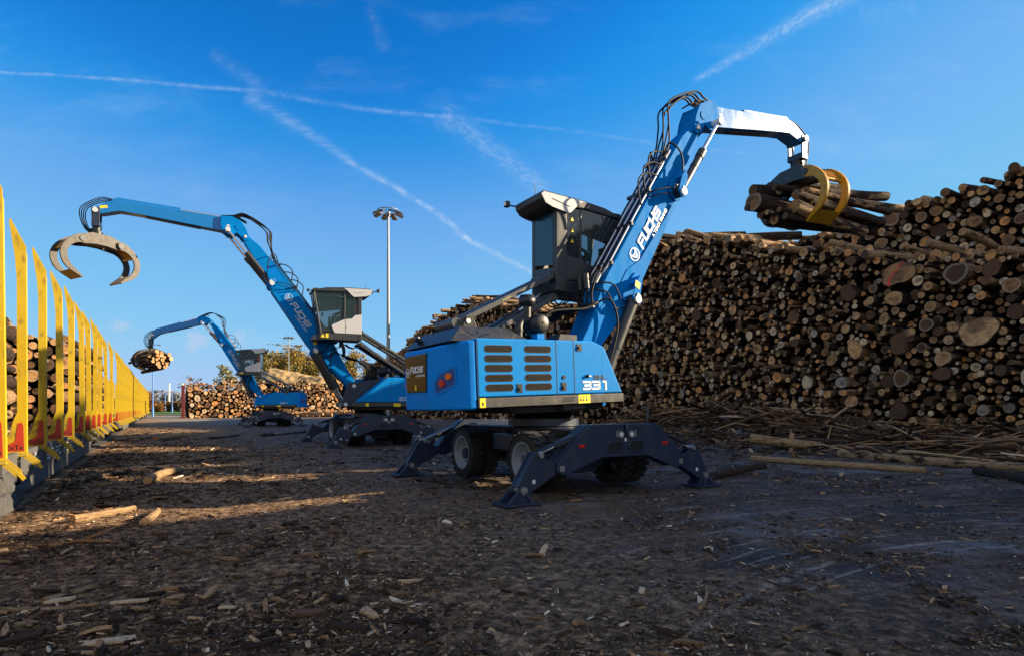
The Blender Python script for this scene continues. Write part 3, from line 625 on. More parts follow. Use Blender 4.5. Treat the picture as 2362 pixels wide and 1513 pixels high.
    hx = [(-2.58, .0), (-2.42, .24), (-1.15, .24), (-.80, .0)]
    lowr = [(-2.60, -1.1), (-.95, -1.1), (-.95, .95), (-2.60, .95)]; upr = [(-2.30, -.86), (-1.35, -.86), (-1.35, .7), (-2.30, .7)]
    hh.add([(x, y, 2.66) for x, y in lowr]+[(x, y, 2.93) for x, y in upr], [(3,2,1,0),(4,5,6,7),(0,1,5,4),(1,2,6,5),(2,3,7,6),(3,0,4,7)])
    ho = hh.build('engine_hood', root, .012)
    hb_ = MB(Mb).mat(BLACK)
    for (x, y) in ((-2.22, -.93), (-2.22, -1.02), (-2.05, -.93), (-2.05, -1.02)): hb_.cyl((x, y, 2.80), (x, y-.01, 2.83), .012, n=6)
    hb_.cyl((-2.50, .25, 2.70), (-2.62, .25, 2.84), .05, .06, n=12); hb_.box((-1.85, -.985, 2.80), (.012, .24, .012)); hb_.build('exhaust_pipe', ho)
    af = MB(M).mat(BLACK).lathe([(0, .02), (0, .13), (.03, .17), (.16, .17), (.17, .195), (.20, .195), (.21, .18), (.34, .18), (.35, .20), (.38, .20), (.40, .16), (.46, .15), (.46, .02)], (-.72, -1.0, 3.02), (-.72, 0, 3.02), 26)
    af.cyl((-.93, -.8, 3.06), (-.93, -.8, 3.36), .075, n=16).lathe([(0, .07), (.01, .15), (.13, .16), (.14, .145), (.19, .135), (.20, .02)], (-.93, -.8, 3.34), (-.93, -.8, 4), 24)
    af.tube([(-1.14, -.85, 2.62), (-1.14, -.85, 2.88), (-1.10, -.83, 3.0), (-.96, -.8, 3.05), (-.8, -.78, 3.04)], .072, 12, 5); af.build('air_filter', root)
    for z in (2.70, 2.86): MB(M).mat(GREY).cyl((-1.14, -.85, z), (-1.14, -.85, z+.03), .082, n=14).build('hose_clamp', root)
    MB(M).mat(BLUE).box((-.72, -.85, 2.78), (.16, .2, .1)).build('filter_mount', root)
    lp = MB(M).mat(GREY).prism([(-.35, 2.66), (-.28, 2.86), (.12, 2.86), (.12, 2.66)], -.95, -.55); lp.build('deck_box', root, .008)
    # boom bracket
    bb = MB(M).mat(NAVY if spot else BOOMB)
    o = [(1.25, 1.52), (1.18, 1.75), (.98, 2.42), (.86, 2.52), (.55, 2.53), (-.62, 2.72), (-.62, 1.52)]
    for s in (-1, 1): bb.prism(o, s*.46-.03, s*.46+.03)
    bb.box((.2, 0, 1.75), (1.5, .86, .25)); bb.build('boom_bracket', root, .01)
    for x_, z_ in ((.72, 2.37), (1.05, 1.62)): MB(M).mat(PIN).cyl((x_, -.53, z_), (x_, .53, z_), .075, n=18).build('bracket_pin', root)
    # hose arch from deck to boom
    for k in range(7):
        y = -.42+.09*k; a = .10*k
        hose(root, M, [(-.30+a, y, 2.55), (-.42+a*.95, y, 2.85), (-.36+a*.9, y, 3.14), (-.10+a*.75, y, 3.36-.015*k), (.30+a*.4, y, 3.44), (.75, y, 3.50), (1.08, y, 3.66)], .034 if k % 2 else .027)
    for k in range(4):
        y = -.3+.15*k; hose(root, M, [(1.05, y, 3.58), (1.02, y, 3.85), (1.12, y, 4.15), (1.28, y, 4.42)], .026)
    MB(M).mat(STEEL).bar((1.0, -.4, 3.58), (1.0, .4, 3.58), .05, .05).build('hose_rail', root)
    # ---- boom
    F = Vector((.72, 0, 2.37)); Pv = Vector((P[0], 0, P[1])); Lb = (Pv-F).length; uu = (Pv-F).normalized(); vv = Vector((-uu.z, 0, uu.x)); kb = Lb/6.85
    def fb(u_, y_, v_): return F+uu*(u_*kb)+Vector((0, y_, 0))+vv*v_
    out = [(-.18, .06), (.0, .14), (.54, .20), (1.18, .27), (1.80, .37), (2.05, .385), (3.7, .36), (5.0, .32), (6.35, .25), (6.72, .14), (6.86, .10), (6.97, .0), (6.86, -.11), (6.7, -.14), (6.15, -.19), (5.35, -.30), (4.5, -.40), (2.9, -.44), (2.4, -.49), (1.8, -.46), (1.4, -.42), (.66, -.27), (0, -.16), (-.16, -.1)]
    b = MB(M).mat(BOOMB); nO = len(out)
    def hw(u_): return .29 if u_ < 4.6 else (.29-.07*min(1, (u_-4.6)/1.4))
    vs = [fb(u_, -hw(u_), v_) for u_, v_ in out]+[fb(u_, hw(u_), v_) for u_, v_ in out]
    b.add(vs, [tuple(range(nO)), tuple(reversed(range(nO, 2*nO)))]+[(i, i+nO, (i+1) % nO+nO, (i+1) % nO) for i in range(nO)])
    bo = b.build('boom', root, .012)
    bmx = bmesh.new(); bmx.from_mesh(bo.data); bmesh.ops.recalc_face_normals(bmx, faces=bmx.faces); bmx.to_mesh(bo.data); bmx.free()
    # reinforcement plates, lugs
    pl = MB(M).mat(BOOMB)
    for s in (-1, 1):
        y0, y1 = sorted((s*.30, s*.385))
        def pp(pts, y0, y1):
            ar = sum(pts[i][0]*pts[(i+1) % len(pts)][1]-pts[(i+1) % len(pts)][0]*pts[i][1] for i in range(len(pts)))
            if ar < 0: pts = list(reversed(pts))
            n_ = len(pts); pl.add([fb(u_, y0, v_) for u_, v_ in pts]+[fb(u_, y1, v_) for u_, v_ in pts], [tuple(range(n_)), tuple(reversed(range(n_, 2*n_)))]+[(i, i+n_, (i+1) % n_+n_, (i+1) % n_) for i in range(n_)])
        a_, c_ = sorted((s*.292, s*.300))
        pp([(0, .16), (.55, .21), (1.18, .22), (1.5, .12), (1.62, -.1), (1.5, -.3), (1.2, -.36), (.6, -.25), (0, -.14)], a_, c_)
        a_, c_ = sorted((s*.292, s*.297))
        pp([(2.02, -.44), (1.75, -.25), (1.9, -.05), (2.15, .0), (2.5, .0), (2.9, -.18), (4.3, -.30), (4.75, -.30), (4.75, -.4), (2.4, -.48)], a_, c_)
        # lugs for lift and stick cylinders
        for (cu_, cv_) in ((1.95, -.42), (4.92, -.26)):
            a_, c_ = sorted((s*.30, s*.33)); pp([(cu_-.14, cv_-.05), (cu_-.05, cv_-.15), (cu_+.08, cv_-.14), (cu_+.15, cv_-.02), (cu_+.45, cv_+.12), (cu_+.62, cv_+.22), (cu_+.1, cv_+.3), (cu_-.1, cv_+.2)], a_, c_)
            a_, c_ = sorted((s*.50, s*.53)); pp([(cu_-.12, cv_-.05), (cu_-.05, cv_-.13), (cu_+.06, cv_-.13), (cu_+.14, cv_-.02), (cu_+.42, cv_+.08), (cu_+.5, cv_+.2), (cu_+.3, cv_+.22), (cu_-.06, cv_+.12)], a_, c_)
            a_, c_ = sorted((s*.33, s*.50)); pp([(cu_+.28, cv_+.06), (cu_+.46, cv_+.08), (cu_+.5, cv_+.2), (cu_+.3, cv_+.22)], a_, c_)
    pl.build('boom_plate', bo)
    pc = MB(M).mat(PIN)
    for s in (-1, 1):
        for (cu_, cv_) in ((1.95, -.42), (4.92, -.26)):
            c0 = fb(cu_, s*.53, cv_); pc.cyl(c0, c0+Vector((0, s*.05, 0)), .085, n=20)
            c1 = fb(cu_+.14, s*.54, cv_+.02); pc.bar(fb(cu_+.10, s*.54, cv_-.04), fb(cu_+.10, s*.54, cv_+.07), .02, .045)
    pc.mat(YEL)
    for s in (-1, 1): pc.add([fb(2.17+a_, s*.535, -.36+c_) for a_, c_ in ((0, 0), (.13, .05), (.11, .20), (-.02, .15))], [(0, 1, 2, 3)])
    pc.build('pin_cap', bo)
    tx = MB(M).mat(WHITE)
    sh = 1 if not left_cat else 1
    letters(tx, 'FUCHS', fb(3.18, -.2905, -.12), uu, vv, .20, w=.92, t=.25, shear=.15, gap=.18); emblem(tx, fb(2.92, -.2905, .0), vv*-1 if False else uu, vv, .15)
    font_mesh(tx, 'A TEREX BRAND', fb(3.62, -.2905, -.25), uu, vv, .11)
    mx = -uu
    tx.build('lettering', bo); tx = MB(M).mat(PALEB)
    letters(tx, 'FUCHS', fb(3.95, .2985, -.13), mx, vv, .20, w=.92, t=.25, shear=.15, gap=.18); emblem(tx, fb(4.18, .2985, -.02), mx, vv, .15); font_mesh(tx, 'A TEREX BRAND', fb(3.5, .2985, -.26), mx, vv, .10)
    tx.build('lettering', bo)
    boom_hoses(root, M, fb, Lb)
    # lift cylinders (barrel up, rod down) and stick cylinders
    for s in (-1, 1):
        cylinder(root, 'lift_cylinder', M, fb(1.95, s*.42, -.42), Vector((1.05, s*.38, 1.62)), .125, .055, .70)
    # ---- stick
    Tv = Vector((T[0], 0, T[1])); Ls = (Tv-Pv).length; su = (Tv-Pv).normalized(); sv = Vector((-su.z, 0, su.x)); ks = Ls/4.64
    def fs(u_, y_, v_): return Pv+su*(u_*ks)+Vector((0, y_, 0))+sv*v_
    so_ = [(.2, .40), (.85, .60), (4.06, .49), (4.34, .37), (4.60, .17), (4.70, .07), (4.72, -.03), (4.62, -.10), (4.45, -.07), (3.97, .125), (3.47, .135), (.78, .09), (.45, .06), (.2, .12)]
    def prof(mb, pts, y0, y1, fr):
        n_ = len(pts); mb.add([fr(u_, y0, v_) for u_, v_ in pts]+[fr(u_, y1, v_) for u_, v_ in pts], [tuple(range(n_)), tuple(reversed(range(n_, 2*n_)))]+[(i, i+n_, (i+1) % n_+n_, (i+1) % n_) for i in range(n_)])
    sb = MB(M).mat(STKB); prof(sb, so_, -.20, .20, fs)
    so2 = sb.build('stick', root, .012)
    br = MB(M).mat(BOOMB); bk = [(.86, .62), (.5, .67), (.19, .57), (.0, .30), (-.13, .0), (-.11, -.10), (.0, -.14), (.12, -.09), (.20, .02), (.32, .10), (.42, -.02), (.5, -.03), (.62, .0), (.80, .10), (.86, .3)]
    for s in (-1, 1): a_, c_ = sorted((s*.235, s*.275)); prof(br, bk, a_, c_, fs)
    br.mat(NAVY if spot else BOOMB); prof(br, [(.5, .65), (.2, .55), (.02, .30), (-.08, .05), (.0, .05), (.2, .3), (.5, .45)], -.234, .234, fs)
    bro = br.build('elbow_bracket', so2, .008)
    pc = MB(M).mat(PIN)
    for s in (-1, 1):
        c0 = fs(0, s*.275, 0); pc.box(c0+Vector((0, s*.02, 0)), (.09, .04, .09)); c0 = fs(.60, s*.275, .11); pc.cyl(c0, c0+Vector((0, s*.24, 0)), .085, n=20); pc.box(fs(.60, s*.50, .24), (.10, .03, .05))
        pc.mat(BOOMB).cyl(fs(.26, s*.27, .30), fs(.26, s*.29, .30), .10, n=22).mat(PIN)
    pc.build('pin_cap', so2)
    cv = MB(M).mat(STKB); prof(cv, [(4.34, .44), (4.06, .62), (3.86, .62), (2.16, .67), (2.16, .56), (4.02, .50)], -.10, .10, fs)
    cv.mat(CHROME).cyl(fs(2.2, 0, .62), fs(.9, 0, .66), .035, n=10).mat(YEL); 
    for s in (-1, 1): cv.add([fs(4.3+a_, s*.2015, .16+c_) for a_, c_ in ((0, 0), (.22, -.07), (.25, .02), (.03, .09))], [(0, 1, 2, 3)] if s < 0 else [(3, 2, 1, 0)])
    cv.mat(NAVY)
    prof(cv, [(1.5, .06), (3.2, .10), (3.2, .14), (1.5, .11)], -.1, .1, fs)
    cv.build('stick_guard', so2, .005)
    for s in (-1, 1):
        cylinder(root, 'stick_cylinder', M, fb(4.92, s*.415, -.26), fs(.60, s*.415, .11), .09, .045, .60 if False else .58)
    for k in range(5):
        y = -.22+.10*k+.02*(k % 2); o_ = .05*((k*3) % 5)
        hose(root, M, [fb(5.6, y, .42), fb(5.95, y, .52), fb(6.35, y, .80-o_), fb(6.75, y, .98-o_), Pv+uu*.62+vv*.62+su*.15+Vector((0, y, 0)), fs(.45, y, .74), fs(.85, y*.8, .66)], .022)
    # ---- tip hoses
    for k in range(4):
        y = -.12+.08*k
        hose(root, M, [fs(4.2, y, .50), fs(4.55, y, .40+.03*k), Tv+Vector((.28+.04*k, y, .12)), Tv+Vector((.34+.04*k, y, -.25)), Tv+Vector((.22+.03*k, y, -.65)), Tv+Vector((.10, y, -.82))], .018)
        hose(root, M, [fs(.9, y, .63), fs(.6, y, .72), fs(.3, y, .72), fs(.0, y, .60)], .018)
    # ---- cab riser arms
    ARMG = pbr('arm_grey_paint', (.055, .058, .062), .4, var=.3, dirt=.4, vscale=2, dcol=(.14, .12, .10)); ar = MB(M).mat(ARMG); dz = cab_dz
    for y in (.50, 1.12):
        ar.bar((-1.72, y, 3.14), (.62, y, 4.42+dz), .10, .235, (0, 1, 0))
        ar.bar((-1.45, y, 2.72), (.60, y, 3.93+dz), .10, .215, (0, 1, 0))
    ar.cyl((-1.78, .40, 3.12), (-1.78, 1.22, 3.12), .10, n=16).cyl((.58, .42, 4.40+dz), (.58, 1.2, 4.40+dz), .09, n=14).cyl((.58, .42, 3.93+dz), (.58, 1.2, 3.93+dz), .09, n=14)
    for t_ in (.3, .6): ar.bar((-1.72+2.34*t_, .5, 3.14+(1.28+dz)*t_), (-1.72+2.34*t_, 1.12, 3.14+(1.28+dz)*t_), .08, .08)
    ao = ar.build('cab_riser_arm', root, .008)
    ex = MB(M).mat(GREY)
    for y in (.36, 1.24): ex.prism([(-1.6, 2.62), (-1.66, 3.10), (-1.58, 3.26), (-1.44, 3.24), (-1.22, 2.75), (-1.18, 2.62)], y-.025, y+.025)
    ex.mat(PIN).cyl((-1.55, .32, 3.16), (-1.55, 1.28, 3.16), .05, n=14); ex.build('arm_pedestal', root, .006)
    ab = MB(M).mat(GREY).cyl((-1.1, .8, 2.85), (-.1, .8, 3.62+dz), .07, n=14).mat(CHROME).cyl((-.1, .8, 3.62+dz), (.5, .8, 4.05+dz), .035, n=10)
    for k in range(4): hose(root, M, [(-1.2, .62+.1*k, 2.8), (-.5, .62+.1*k, 3.25), (.1, .62+.1*k, 3.55+dz), (.5, .62+.1*k, 3.85+dz), (.75, .62+.1*k, 3.9+dz)], .022)
    for k in range(3): hose(root, M, [(.6, .5+.15*k, 3.92+dz), (.75, .5+.15*k, 3.80+dz), (.95, .5+.15*k, 3.84+dz), (1.1, .5+.15*k, 3.95+dz)], .016)
    ao = ab.build('arm_cylinder', root); ab = MB(M).mat(YEL)
    for y, s in ((.45, -1), (1.17, 1)): ab.bar((-.75, y+s*.003, 3.14+(.97)*(1.28+dz)/2.34), (-.55, y+s*.003, 3.14+1.17*(1.28+dz)/2.34), .006, .16, (0, 1, 0))
    ab.build('sticker', ao)
    # ---- cab
    C = M @ Matrix.Translation((0, 0, dz)); Y0, Y1 = .30, 1.25; cb = empty('cab', (0, 0, 0)); cb.parent = root
    fr = MB(C).mat(GREY)
    fr.prism([(.56, 4.05), (2.12, 4.05), (2.16, 4.30), (.56, 4.30)], Y0+.01, Y1-.01)          # floor
    fr.prism([(2.0, 4.02), (2.40, 4.02), (2.40, 4.18), (2.0, 4.30)], Y0+.05, Y1-.05)
    for y in (Y0, Y1-.05):
        fr.prism([(.56, 4.05), (.84, 4.05), (.84, 5.82), (.56, 5.90)] if y == Y0 else [(.56, 4.05), (.70, 4.05), (.70, 5.86), (.56, 5.90)], y, y+.05)           # rear pillar
        fr.bar((2.11, y+.025, 4.28), (2.36, y+.025, 5.90), .05, .07, (0, 1, 0))               # front pillar
        fr.bar((1.22, y+.025, 4.3), (1.22, y+.025, 6.0), .05, .05, (0, 1, 0))
        fr.bar((.7, y+.025, 5.92), (2.36, y+.025, 5.96), .05, .09, (0, 1, 0))
    fr.bar((2.36, Y0, 5.92), (2.36, Y1, 5.92), .08, .08).bar((2.12, Y0, 4.3), (2.12, Y1, 4.3), .07, .07)
    fr.prism([(Y0+.05, 4.05), (Y1-.05, 4.05), (Y1-.05, 4.66), (Y0+.05, 4.56)], .56, .60, 'x')   # rear wall lower
    fr.box((.58, Y0+.09, 5.2), (.045, .08, 1.3)).box((.58, Y1-.09, 5.2), (.045, .08, 1.3)).build('frame', cb, .012)
    # rear door panel glass
    MB(C).mat(pbr('rear_cab_panel', (.007, .020, .045), .2, coat=.3, var=.2)).prism([(Y0+.14, 4.62), (Y1-.14, 4.72), (Y1-.14, 5.83), (Y0+.14, 5.83)], .555, .575, 'x').build('rear_window', cb, .006)
    # lower side cladding
    for s, y in ((-1, Y0), (1, Y1-.04)):
        pn = MB(C).mat(LGREY if s > 0 else GREY)
        pts = [(.84, 4.31), (1.98, 4.31), (1.92, 4.52), (1.80, 4.62), (1.22, 4.80), (.84, 4.84)] if s < 0 else [(.57, 4.31), (1.60, 4.31), (1.66, 4.42), (1.72, 4.60), (1.66, 4.64), (1.22, 4.86), (.95, 4.90), (.82, 5.04), (.57, 5.08)]
        pn.prism(pts, y-.004 if s < 0 else y, y+.044); pn.build('side_panel', cb, .008)
    sg = MB(C).mat(BLKT).box((1.19, Y1+.006, 4.6), (.008, .004, .56)).box((1.16, Y1+.008, 4.55), (.03, .006, .03))
    sg.build('door_seam', cb); MB(C).mat(YEL).box((1.88, Y1-.006, 4.20), (.10, .006, .16)).build('sticker', cb); MB(C).mat(YEL).prism([(2.12, 4.13), (2.04, 4.27), (1.96, 4.13)], Y1-.008, Y1-.004).build('sticker', cb)
    for z in (5.60, 5.36, 5.13): MB(C).mat(YEL).prism([(.93, z), (1.02, z), (.975, z+.085)], Y0-.008, Y0-.004).build('sticker', cb)
    MB(C).mat(BLKT).box((1.98, Y1-.008, 4.38), (.2, .02, .07)).build('door_handle', cb)
    # glazing
    gl = MB(C).mat(GLASS); gl.prism([(1.25, 4.33), (2.10, 4.33), (2.33, 5.90), (1.25, 5.93)], Y1-.03, Y1-.022); gl.build('side_window', cb)
    gl = MB(C).mat(GLASS); gl.prism([(.72, 4.9), (1.19, 4.9), (1.19, 5.93), (.72, 5.9)], Y1-.03, Y1-.022); gl.build('side_window', cb)
    gl = MB(C).mat(GLASS); gl.prism([(1.25, 4.33), (2.10, 4.33), (2.33, 5.90), (1.25, 5.93)], Y0+.022, Y0+.03); gl.build('side_window', cb)
    gl = MB(C).mat(DGLASS); gl.prism([(.85, 4.80), (1.19, 4.76), (1.19, 5.88), (.85, 5.85)], Y0+.010, Y0+.03).prism([(1.245, 5.36), (2.23, 5.20), (2.31, 5.86), (1.245, 5.90)], Y0+.012, Y0+.02); gl.build('side_window', cb)
    a, b_ = Vector((2.145, 0, 4.34)), Vector((2.385, 0, 5.90))
    gl = MB(C).mat(GLASS); gl.add([(a.x, Y0+.05, a.z), (a.x, Y1-.05, a.z), (b_.x, Y1-.05, b_.z), (b_.x, Y0+.05, b_.z)], [(0, 1, 2, 3)]); gl.build('windscreen', cb)
    # roof
    rf = MB(C).mat(GREY)
    tp = [(.12, 6.05), (.2, 6.12), (1.2, 6.10), (1.9, 6.04), (2.45, 5.90), (2.42, 5.86), (.80, 5.93), (.5, 5.80), (.28, 5.82), (.14, 5.94)]
    rf.prism(tp, Y0-.03, Y1+.03); ro = rf.build('cab_roof', cb, .03, 3)
    for s, y in ((-1, Y0-.045), (1, Y1+.03)):
        wp = MB(C).mat(LGREY); wp.prism([(.13, 6.03), (.2, 6.09), (1.27, 6.06), (1.16, 6.00), (.93, 5.78), (.86, 5.74), (.42, 5.80), (.24, 5.86)], y, y+.015); w = wp.build('roof_trim', ro, .006)
        MB(C).mat(BLKT).bar((.42, y+(.0 if s < 0 else .015), 5.975), (.88, y+(.0 if s < 0 else .015), 5.885), .004, .02, (0, 1, 0)).build('groove', w)
    ms = MB(C).mat(BLACK).bar((.14, Y1-.1, 6.0), (-.02, Y1+.02, 6.04), .03, .03).box((-.08, Y1+.04, 6.06), (.10, .12, .12)).mat(WHITE).box((-.135, Y1+.04, 6.06), (.012, .09, .08)); ms.build('work_lamp', cb, .01)
    ms = MB(C).mat(BLACK).bar((2.3, Y1, 5.95), (2.55, Y1+.06, 5.85), .03, .03).box((2.58, Y1+.06, 5.86), (.09, .1, .1)).bar((2.35, Y1, 5.8), (2.42, Y1+.15, 5.75), .02, .02).box((2.40, Y1+.18, 5.58), (.05, .14, .36)); ms.build('mirror', cb, .01)
    MB(C).mat(BLACK).cyl((.35, .75, 6.1), (.28, .75, 6.42), .006, n=6).build('antenna', cb)
    se = MB(C).mat(SEAT).prism([(.95, 4.78), (1.5, 4.74), (1.5, 4.86), (1.06, 4.92)], .55, 1.0).prism([(.95, 4.85), (1.08, 4.9), (1.0, 5.55), (.9, 5.5)], .56, .99).box((1.2, .78, 4.5), (.4, .3, .4)).bar((1.75, .78, 4.35), (1.72, .78, 5.0), .08, .08).box((1.55, .5, 4.95), (.12, .08, .2)).box((1.55, 1.05, 4.95), (.12, .08, .2)).mat(BLACK).box((1.95, .45, 5.1), (.05, .22, .17)).box((1.15, .78, 4.35), (1.1, .7, .06)); se.build('driver_seat', cb, .02)
    MB(C).mat(RDOT).box((.78, 1.1, 5.3), (.1, .1, .34)).build('red_bag', cb, .03)
    G = grapple(root, Tv, M, *grap)
    return root, M, C, G

def operator(root, C, label):
    """seated person in the cab, one continuous skinned body"""
    base = Matrix.Translation(root.location) @ Matrix.Rotation(A_ANG, 4, 'Z') @ C
    J = {'pel': (1.15, .78, 4.98), 'sp': (1.13, .78, 5.2), 'ch': (1.14, .78, 5.38), 'nk': (1.17, .78, 5.52), 'hd': (1.20, .78, 5.62), 'ht': (1.21, .78, 5.74)}
    V = [J[k] for k in ('pel', 'sp', 'ch', 'nk', 'hd', 'ht')]; Rr = [.15, .15, .17, .062, .088, .075]; E_ = [(0, 1), (1, 2), (2, 3), (3, 4), (4, 5)]
    for s in (-1, 1):
        i = len(V); V += [(1.15, .78+s*.19, 5.43), (1.28, .78+s*.24, 5.18), (1.52, .78+s*.22, 5.08), (1.60, .78+s*.21, 5.10)]; Rr += [.068, .052, .036, .032]; E_ += [(2, i), (i, i+1), (i+1, i+2), (i+2, i+3)]
        i = len(V); V += [(1.22, .78+s*.1, 4.95), (1.58, .78+s*.13, 4.95), (1.68, .78+s*.12, 4.52), (1.80, .78+s*.12, 4.46)]; Rr += [.1, .075, .05, .045]; E_ += [(0, i), (i, i+1), (i+1, i+2), (i+2, i+3)]
    me = bpy.data.meshes.new('person'); me.from_pydata(V, E_, []); me.materials.append(CLOTH); me.materials.append(SKIN)
    o = bpy.data.objects.new('person', me); COL.objects.link(o); sk = o.modifiers.new('skin', 'SKIN'); ss = o.modifiers.new('ss', 'SUBSURF'); ss.levels = ss.render_levels = 2
    for i, r_ in enumerate(Rr): me.skin_vertices[0].data[i].radius = (r_, r_*.9)
    me.skin_vertices[0].data[0].use_root = True
    dg = bpy.context.evaluated_depsgraph_get(); m2 = bpy.data.meshes.new_from_object(o.evaluated_get(dg)); bpy.data.objects.remove(o); bpy.data.meshes.remove(me)
    for p in m2.polygons:
        p.use_smooth = True
        c = sum((m2.vertices[v].co for v in p.vertices), Vector())/len(p.vertices)
        if c.z > 5.50 or c.x > 1.50 and 4.98 < c.z < 5.2: p.material_index = 1
    m2.materials.clear(); m2.materials.append(CLOTH); m2.materials.append(SKIN)
    o = bpy.data.objects.new('person', m2); COL.objects.link(o); o.matrix_world = base; tag(o, label, 'person')
    cp = MB().mat(BLKT).lathe([(0, .105), (.05, .10), (.11, .06), (.13, .005)], (1.20, .78, 5.68), (1.19, .78, 6.2), 18).box((1.34, .78, 5.70), (.12, .14, .012)); cp.build('cap', o)
    fc = MB().mat(SKIN).box((1.30, .78, 5.61), (.03, .022, .045)).mat(BLKT)
    for s in (-1, 1): fc.box((1.292, .78+s*.035, 5.635), (.012, .018, .01))
    fc.mat(SRED).box((1.288, .78, 5.565), (.012, .04, .008)); fc.build('face', o, .004)
    return o

# ------------------------------------------------------------------ ground
PILE0 = Vector((16.7, 19.1, 0)); TRAIN0 = Vector((-7.0, 8.0, 0))
def vnoise(x, y, seed=0):
    xi = np.floor(x).astype(np.int64); yi = np.floor(y).astype(np.int64); fx = x-xi; fy = y-yi; fx = fx*fx*(3-2*fx); fy = fy*fy*(3-2*fy)
    def h(a, b): 
        n = (a*374761393+b*668265263+seed*1274126177) & 0x7fffffff; n = ((n ^ (n >> 13))*1274126177) & 0x7fffffff; return ((n ^ (n >> 16)) & 0xffff)/65535.0
    return (h(xi, yi)*(1-fx)+h(xi+1, yi)*fx)*(1-fy)+(h(xi, yi+1)*(1-fx)+h(xi+1, yi+1)*fx)*fy
def ground_h(X, Y):
    X = np.asarray(X, float); Y = np.asarray(Y, float)
    dx, dy = X-PILE0.x, Y-PILE0.y
    s = dx*A_DIR.x+dy*A_DIR.y; d = -(dx*B_DIR.x+dy*B_DIR.y)          # d: metres in front of the stack
    h = .05*(vnoise(X*.5, Y*.5, 1)-.5)+.03*(vnoise(X*1.9, Y*1.9, 2)-.5)
    lump = vnoise(X*3.1, Y*3.1, 3); h = h+.02*(lump-.5)
    mo = np.exp(-((s-9.5)/5.5)**2-((d-3.4)/2.5)**2)
    h = h+mo*(1.15+.45*(vnoise(X*1.3, Y*1.3, 5)-.5)+.2*(vnoise(X*4, Y*4, 6)-.5))
    be = np.exp(-np.clip(d, -2, 50)**2/5.5)*((s > -30) & (s < 75)); h = h+be*(.32+.4*(vnoise(X*1.1, Y*1.1, 7)-.4))
    fade = np.clip((120-Y)/80, 0, 1)
    return h*fade-.0
def np_mesh(name, V, F, mats, mi=None, smooth=True):
    """V (N,3), F list of arrays (k, n)"""
    me = bpy.data.meshes.new(name); me.vertices.add(len(V)); me.vertices.foreach_set('co', np.asarray(V, np.float32).ravel())
    nl = sum(f.size for f in F); npoly = sum(len(f) for f in F); me.loops.add(nl); me.polygons.add(npoly)
    me.loops.foreach_set('vertex_index', np.concatenate([f.ravel() for f in F]).astype(np.int32))
    tot = np.concatenate([np.full(len(f), f.shape[1]) for f in F]); st = np.concatenate([[0], np.cumsum(tot)[:-1]])
    me.polygons.foreach_set('loop_start', st.astype(np.int32)); me.polygons.foreach_set('loop_total', tot.astype(np.int32))
    for m in mats: me.materials.append(m)
    if mi is not None: me.polygons.foreach_set('material_index', np.asarray(mi, np.int32))
    me.polygons.foreach_set('use_smooth', np.full(npoly, bool(smooth)) if not isinstance(smooth, np.ndarray) else smooth)
    me.update(calc_edges=True); me.validate(); return me
def link(name, me, parent=None):
    o = bpy.data.objects.new(name, me); COL.objects.link(o); o.parent = parent; return o

